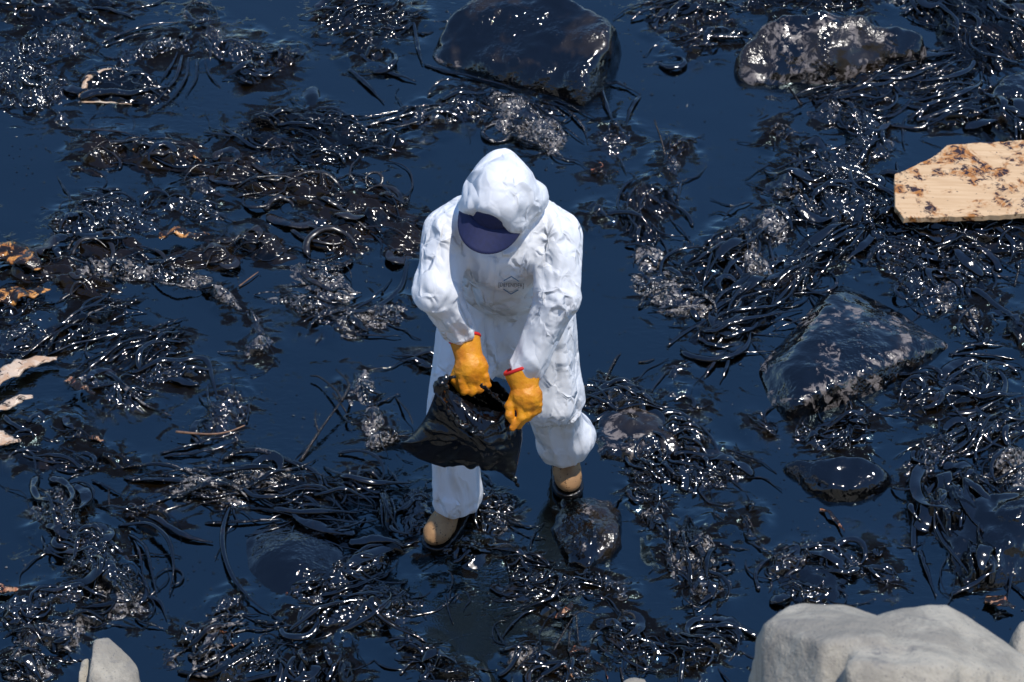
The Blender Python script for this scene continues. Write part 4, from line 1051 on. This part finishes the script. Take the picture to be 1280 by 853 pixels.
# the worker's left hand (right in the picture): fingers pinch the bag's other side, pointing down
Wr = G(655,478,1.035); Kr = G(660,512,.97)
tr = unit(Kr-Wr); br = unit(VIEW-tr*(VIEW@tr)); ar = np.cross(br, tr)
if ar[0] > 0: ar = -ar      # thumb side is left in the picture
pc = Wr*.42+Kr*.58
fw = unit(G(646,548,.875)-G(664,515,.95))
dg = []
ends = [(.024, .072, -.004), (.002, .066, -.020), (-.020, .050, -.034), (-.038, .036, -.042)]
for k, (s, L, bk) in enumerate(ends):
    k0 = pc+ar*s*.9+tr*.026+br*(.010-.004*k)
    mid = k0+tr*L*.45+ar*.004+br*(-.004+bk*.3)
    end = mid+fw*L*.55+ar*.008+br*(bk)
    dg.append(([k0, mid, end], [.0150, .0140, .0115]))
dg.append(([pc+ar*.034-tr*.010-br*.002, pc+ar*.056+tr*.018+br*.004, pc+ar*.060+tr*.046+br*.002, pc+ar*.054+tr*.066-br*.006], [.019, .016, .0155, .0125]))
glove('r', Wr, tr, ar, dg, pc, (.050, .047, .031), br, "yellow leather glove with fingers and thumb pinching the bag", 1.16)

# boots
def boot(A, toe, zs, label):
    d = np.array([toe[0]-A[0], toe[1]-A[1], 0]); L = np.linalg.norm(d); u = d/L; s = np.array([-u[1], u[0], 0]); up = np.array([0, 0, 1.0])
    A = np.array([A[0], A[1], zs]); AX = np.array([s, u, up])
    def f(p):
        q = (p-A)@AX.T
        dd = sd_cone(p, A+up*.10-u*.02, A+up*.20-u*.02, .054, .056)
        dd = smin(dd, sd_cone(p, A+up*.105+u*.0, A+u*(L-.10)+up*.062, .050, .040), .03)
        dd = smin(dd, sd_ell(p, A+u*(L-.070)+up*.045, (.051, .072, .043), AX), .03)
        dd = smin(dd, sd_ell(p, A-u*.05+up*.05, (.042, .055, .055), AX), .04)
        dd = smax(dd, .022-q[:, 2], .006)
        seam = np.abs(q[:, 1]-(L-.095)-.9*q[:, 0]**2*8)                     # stitched toe cap
        dd = dd+.0035*np.exp(-(seam/.0045)**2)*(q[:, 2] > .03)
        return dd+.0014*noise(p[:, 0]*34, p[:, 1]*34, p[:, 2]*34, 2)+.002*np.abs(noise(p[:, 0]*26, p[:, 1]*26, p[:, 2]*60, 6))
    lo = np.minimum(A, A+u*L)-.13; hi = np.maximum(A, A+u*L)+np.array([.13, .13, .28]); lo[2] = zs-.05
    V, F = surface_nets(f, lo, hi, .005)
    b = obj("boot", mesh_np("boot", V, F), M['boot'], person); b["label"] = label
    def g(p):
        q = (p-A)@AX.T
        w = .0555-.012*np.clip((.06-q[:, 1])/.1, 0, 1)
        y0, y1 = -.05, L-.054
        dd = np.hypot(q[:, 0], np.maximum(np.abs(q[:, 1]-(y0+y1)/2)-(y1-y0)/2, 0))-w
        return smax(dd+.003*noise(p[:, 0]*40, p[:, 1]*40, p[:, 2]*40, 9), np.abs(q[:, 2]-.002)-.013, .005)
    V, F = surface_nets(g, lo, hi, .005)
    obj("sole", mesh_np("sole", V, F), M['sole'], b)
    for k in range(3):
        c = A+u*(L-.135-.022*k)+up*(.092+.016*k); P = [c-s*.032-up*.012, c+up*.006, c+s*.032-up*.012]
        V, F = sweep(spline(P, 9), np.full(9, .0028), np.full(9, .0028), 6); obj("lace", mesh_np("lace", V, F), M['lace'], b)
aL = J['ankL']; aR = J['ankR']
boot(aL+np.array([.0, .02, 0]), G(537,686,.03), .018, "tan suede boot, front foot, oil splashed")
boot(aR+np.array([.0, .03, 0]), G(713,621,.03), .022, "tan suede boot, rear foot, oily sole")

# chest print
def chest_print():
    c = G(639,358,1.2); dirv = np.array(FWD)
    sx = RGT*math.cos(.03)-UPV*math.sin(.03); sy = UPV*math.cos(.03)+RGT*math.sin(.03)
    px = 1/ (FPX/np.linalg.norm(c-CAM))
    rows = []; dep = []
    for i in np.linspace(-17, 17, 13):
        for j in np.linspace(-11, 11, 9):
            p = c+sx*i*px+sy*j*px
            hit = bvh.ray_cast(Vector(p-dirv*.5), Vector(dirv), 1.2)
            if hit[0] is not None:
                rows.append([1, i*px, j*px]); dep.append((np.array(hit[0])-p)@dirv)
    A_ = np.array(rows); dep = np.array(dep); cf = np.linalg.lstsq(A_, dep, rcond=None)[0]
    lift = np.percentile(A_@cf-dep, 99.5)+.001                       # the print lies on the stretched chest panel
    def drop(p, off=.0):
        x_, y_ = (p-c)@sx, (p-c)@sy
        return p+dirv*(cf[0]+cf[1]*x_+cf[2]*y_-lift-off)
    cu = bpy.data.curves.new("t", 'FONT'); cu.body = "[DEFENDER]"; cu.size = 1.0; cu.align_x = 'CENTER'; cu.align_y = 'CENTER'
    to = bpy.data.objects.new("t", cu); COL.objects.link(to); bpy.context.view_layer.update()
    dgp = bpy.context.evaluated_depsgraph_get(); me = bpy.data.meshes.new_from_object(to.evaluated_get(dgp))
    bpy.data.objects.remove(to)
    co = np.array([v.co[:] for v in me.vertices]); wd = co[:, 0].max()-co[:, 0].min()
    k = 31*px/wd
    for v, q in zip(me.vertices, co): v.co = drop(c+sx*q[0]*k+sy*q[1]*k*1.15)
    me.name = "chest_lettering"; o = obj("chest_lettering", me, M['ink_dark'], suit); o["label"] = "lettering printed on the chest"; o["kind"] = "stuff"
    hexp = [(-9, 5), (0, 10), (9, 5), (9, -5), (0, -10), (-9, -5)]
    hexp = [(x*px, y*px) for x, y in hexp]
    VV = []; FF = []
    for i in range(6):
        if i in (2, 5): continue
        a = np.array(hexp[i]); b = np.array(hexp[(i+1) % 6]); n = np.array([-(b-a)[1], (b-a)[0]]); n = n/np.linalg.norm(n)*.0028
        S = [a+(b-a)*t for t in np.linspace(-.02, 1.02, 7)]; s0 = len(VV)
        for q in S:
            for e in (-1, 1):
                r = q+n*e*.5; VV.append(drop(c+sx*r[0]+sy*r[1], .0016))
        for j in range(6): FF.append([s0+2*j, s0+2*j+1, s0+2*j+3, s0+2*j+2])
    o = obj("chest_emblem", mesh_np("chest_emblem", np.array(VV), np.array(FF)), M['ink_blue'], suit); o["label"] = "blue hexagon outline printed around the lettering"; o["kind"] = "stuff"
chest_print()
def surface_strip(name, pts, half, off, mat):
    P = spline([np.array(q, float) for q in pts], 60); T = np.gradient(P, axis=0); VV = []; FF = []
    for i in range(60):
        n = np.array([-T[i][1], T[i][0]]); n = n/np.linalg.norm(n)
        for e, o in ((-1.15, -.001), (-1, off), (1, off), (1.15, -.001)):
            q = P[i]+n*half*e; r = FWD+(q[0]-640)/FPX*RGT+(426.5-q[1])/FPX*UPV; r = r/np.linalg.norm(r)
            hit = bvh.ray_cast(Vector(CAM), Vector(r), 20)
            VV.append((np.array(hit[0]) if hit[0] is not None else CAM+r*8.6)-r*o)
    for i in range(59):
        for k in range(3): FF.append([i*4+k, i*4+k+1, i*4+k+5, i*4+k+4])
    obj(name, mesh_np(name, np.array(VV), np.array(FF)), mat, suit)
surface_strip("zip_flap", [(616,322),(613,350),(611,385),(612,420),(616,455)], 5.0, .004, M['suit'])

# ------------------------------------------------------------------ garbage bag
def bag():
    t = NT("black_plastic_film")
    n = t.bump(t.noise(14, 2, .5, 1.5), .008, .5)
    mat = t.fin((.0025, .0025, .003), .13, n, 1.5)
    root = empty("garbage_bag", tuple(GY(585, 560, -.33)*np.array([1, 1, 1]))); tag(root, "black plastic garbage bag held open by the worker's gloves", "bag")
    nu, nv = 70, 60
    # rows from the mouth to the bottom: left edge and right edge in the picture
    rowsL = [(548,478),(541,500),(528,528),(510,548),(500,557),(524,574),(556,585)]
    rowsR = [(648,508),(652,530),(653,548),(651,562),(648,576),(645,590),(640,602)]
    midb = [(602,500),(600,518),(596,540),(592,555),(590,566),(588,577),(594,586)]
    Ls = spline(rowsL, nv); Rs = spline(rowsR, nv); Ms = spline(midb, nv)
    u = np.linspace(0, 1, nu)
    sheets = []
    for side in (-1, 1):
        P = np.zeros((nv, nu, 3))
        for j in range(nv):
            v = j/(nv-1)
            for_u = (1-u)**2; # quadratic through left, mid, right
            l0 = (1-u)*(1-2*u); l1 = 4*u*(1-u); l2 = u*(2*u-1)
            X = l0*Ls[j, 0]+l1*Ms[j, 0]+l2*Rs[j, 0]; Yp = l0*Ls[j, 1]+l1*Ms[j, 1]+l2*Rs[j, 1]
            if side > 0: Yp = Yp-26*np.sin(math.pi*u)*(1-v)**2
            else: Yp = Yp+14*np.sin(math.pi*u)*(1-v)**3
            bulge = (.09*np.sin(math.pi*u)**.6)*(.35+.9*math.sin(math.pi*min(v*1.05, 1)))
            if v > .97: bulge = bulge*.3
            yy = -.462-.02*v+side*bulge
            for i in range(nu): P[j, i] = GY(X[i], Yp[i], yy[i])
        # folds running out from the two grips
        gl = GY(592, 482, -.33); gr = GY(646, 520, -.33)
        al_ = np.arctan2(P[..., 0]-gl[0], -(P[..., 2]-gl[2])); ar_ = np.arctan2(P[..., 0]-gr[0], -(P[..., 2]-gr[2]))
        rl = np.hypot(P[..., 0]-gl[0], P[..., 2]-gl[2]); rr = np.hypot(P[..., 0]-gr[0], P[..., 2]-gr[2])
        f1 = (1-2*np.abs(noise(al_*4+side, rl*3, side*3.3, 11)))*np.clip(rl*9, 0, 1); f2 = (1-2*np.abs(noise(ar_*4, rr*3, side*5.1, 12)))*np.clip(rr*9, 0, 1)
        cr_ = 1-2*np.abs(noise(P[..., 0]*16, P[..., 2]*16, side*2.2, 13))
        edge = np.sin(math.pi*u)[None, :]**.5
        P[..., 1] += (.018*f1+.015*f2+.016*noise(P[..., 0]*11, P[..., 2]*11, side*4.2, 17))*edge
        P[..., 2] += (.0025*noise(P[..., 0]*22, P[..., 1]*22, P[..., 2]*22, 14))
        sheets.append(P)
    a, b = sheets
    b[:, 0] = a[:, 0]; b[:, -1] = a[:, -1]; b[-1] = a[-1]
    V = np.concatenate([a.reshape(-1, 3), b.reshape(-1, 3)]); I = np.arange(nu*nv).reshape(nv, nu)
    Fa = np.stack([I[:-1, :-1], I[1:, :-1], I[1:, 1:], I[:-1, 1:]], -1).reshape(-1, 4)
    bo = np.array(root.location)
    me = mesh_np("bag_film", V-bo, np.concatenate([Fa, Fa[:, ::-1]+nu*nv]))
    bm = bmesh.new(); bm.from_mesh(me); bmesh.ops.remove_doubles(bm, verts=bm.verts, dist=1e-6); bm.to_mesh(me); bm.free()
    obj("bag_film", me, mat, root)
    # crumpled roll of film at the mouth, left of and under the fist
    def roll(name, pts, w, seed, y0):
        C = spline([GY(x, y, y0+dy) for x, y, dy in pts], 60); n = 60; k = 22
        tt = np.linspace(0, 1, n); wid = np.interp(tt, np.linspace(0, 1, len(w)), w)
        V, F = sweep(C, wid*.5, wid*.32, k, .6*np.sin(tt*4))
        Nn = vnormals(V, F)
        h = .010*(1-2*np.abs(noise(V[:, 0]*28, V[:, 1]*28, V[:, 2]*28, seed)))+.005*(1-2*np.abs(noise(V[:, 0]*60, V[:, 1]*60, V[:, 2]*60, seed+1)))
        obj(name, mesh_np(name, V+Nn*h[:, None]-bo, F), mat, root)
    roll("rolled_rim", [(570,470,-.02),(551,478,-.03),(552,502,-.04),(568,524,-.045),(590,538,-.045),(604,545,-.04)], [.02, .05, .062, .058, .05, .03], 60, -.54)
    roll("rolled_rim", [(600,480,-.02),(615,492,.0),(632,508,.0),(645,522,-.01)], [.02, .035, .035, .02], 64, -.51)
    roll("film_tail", [(640,590,.0),(644,600,.0),(648,610,.0)], [.02, .03, .01], 66, -.495)
bag()
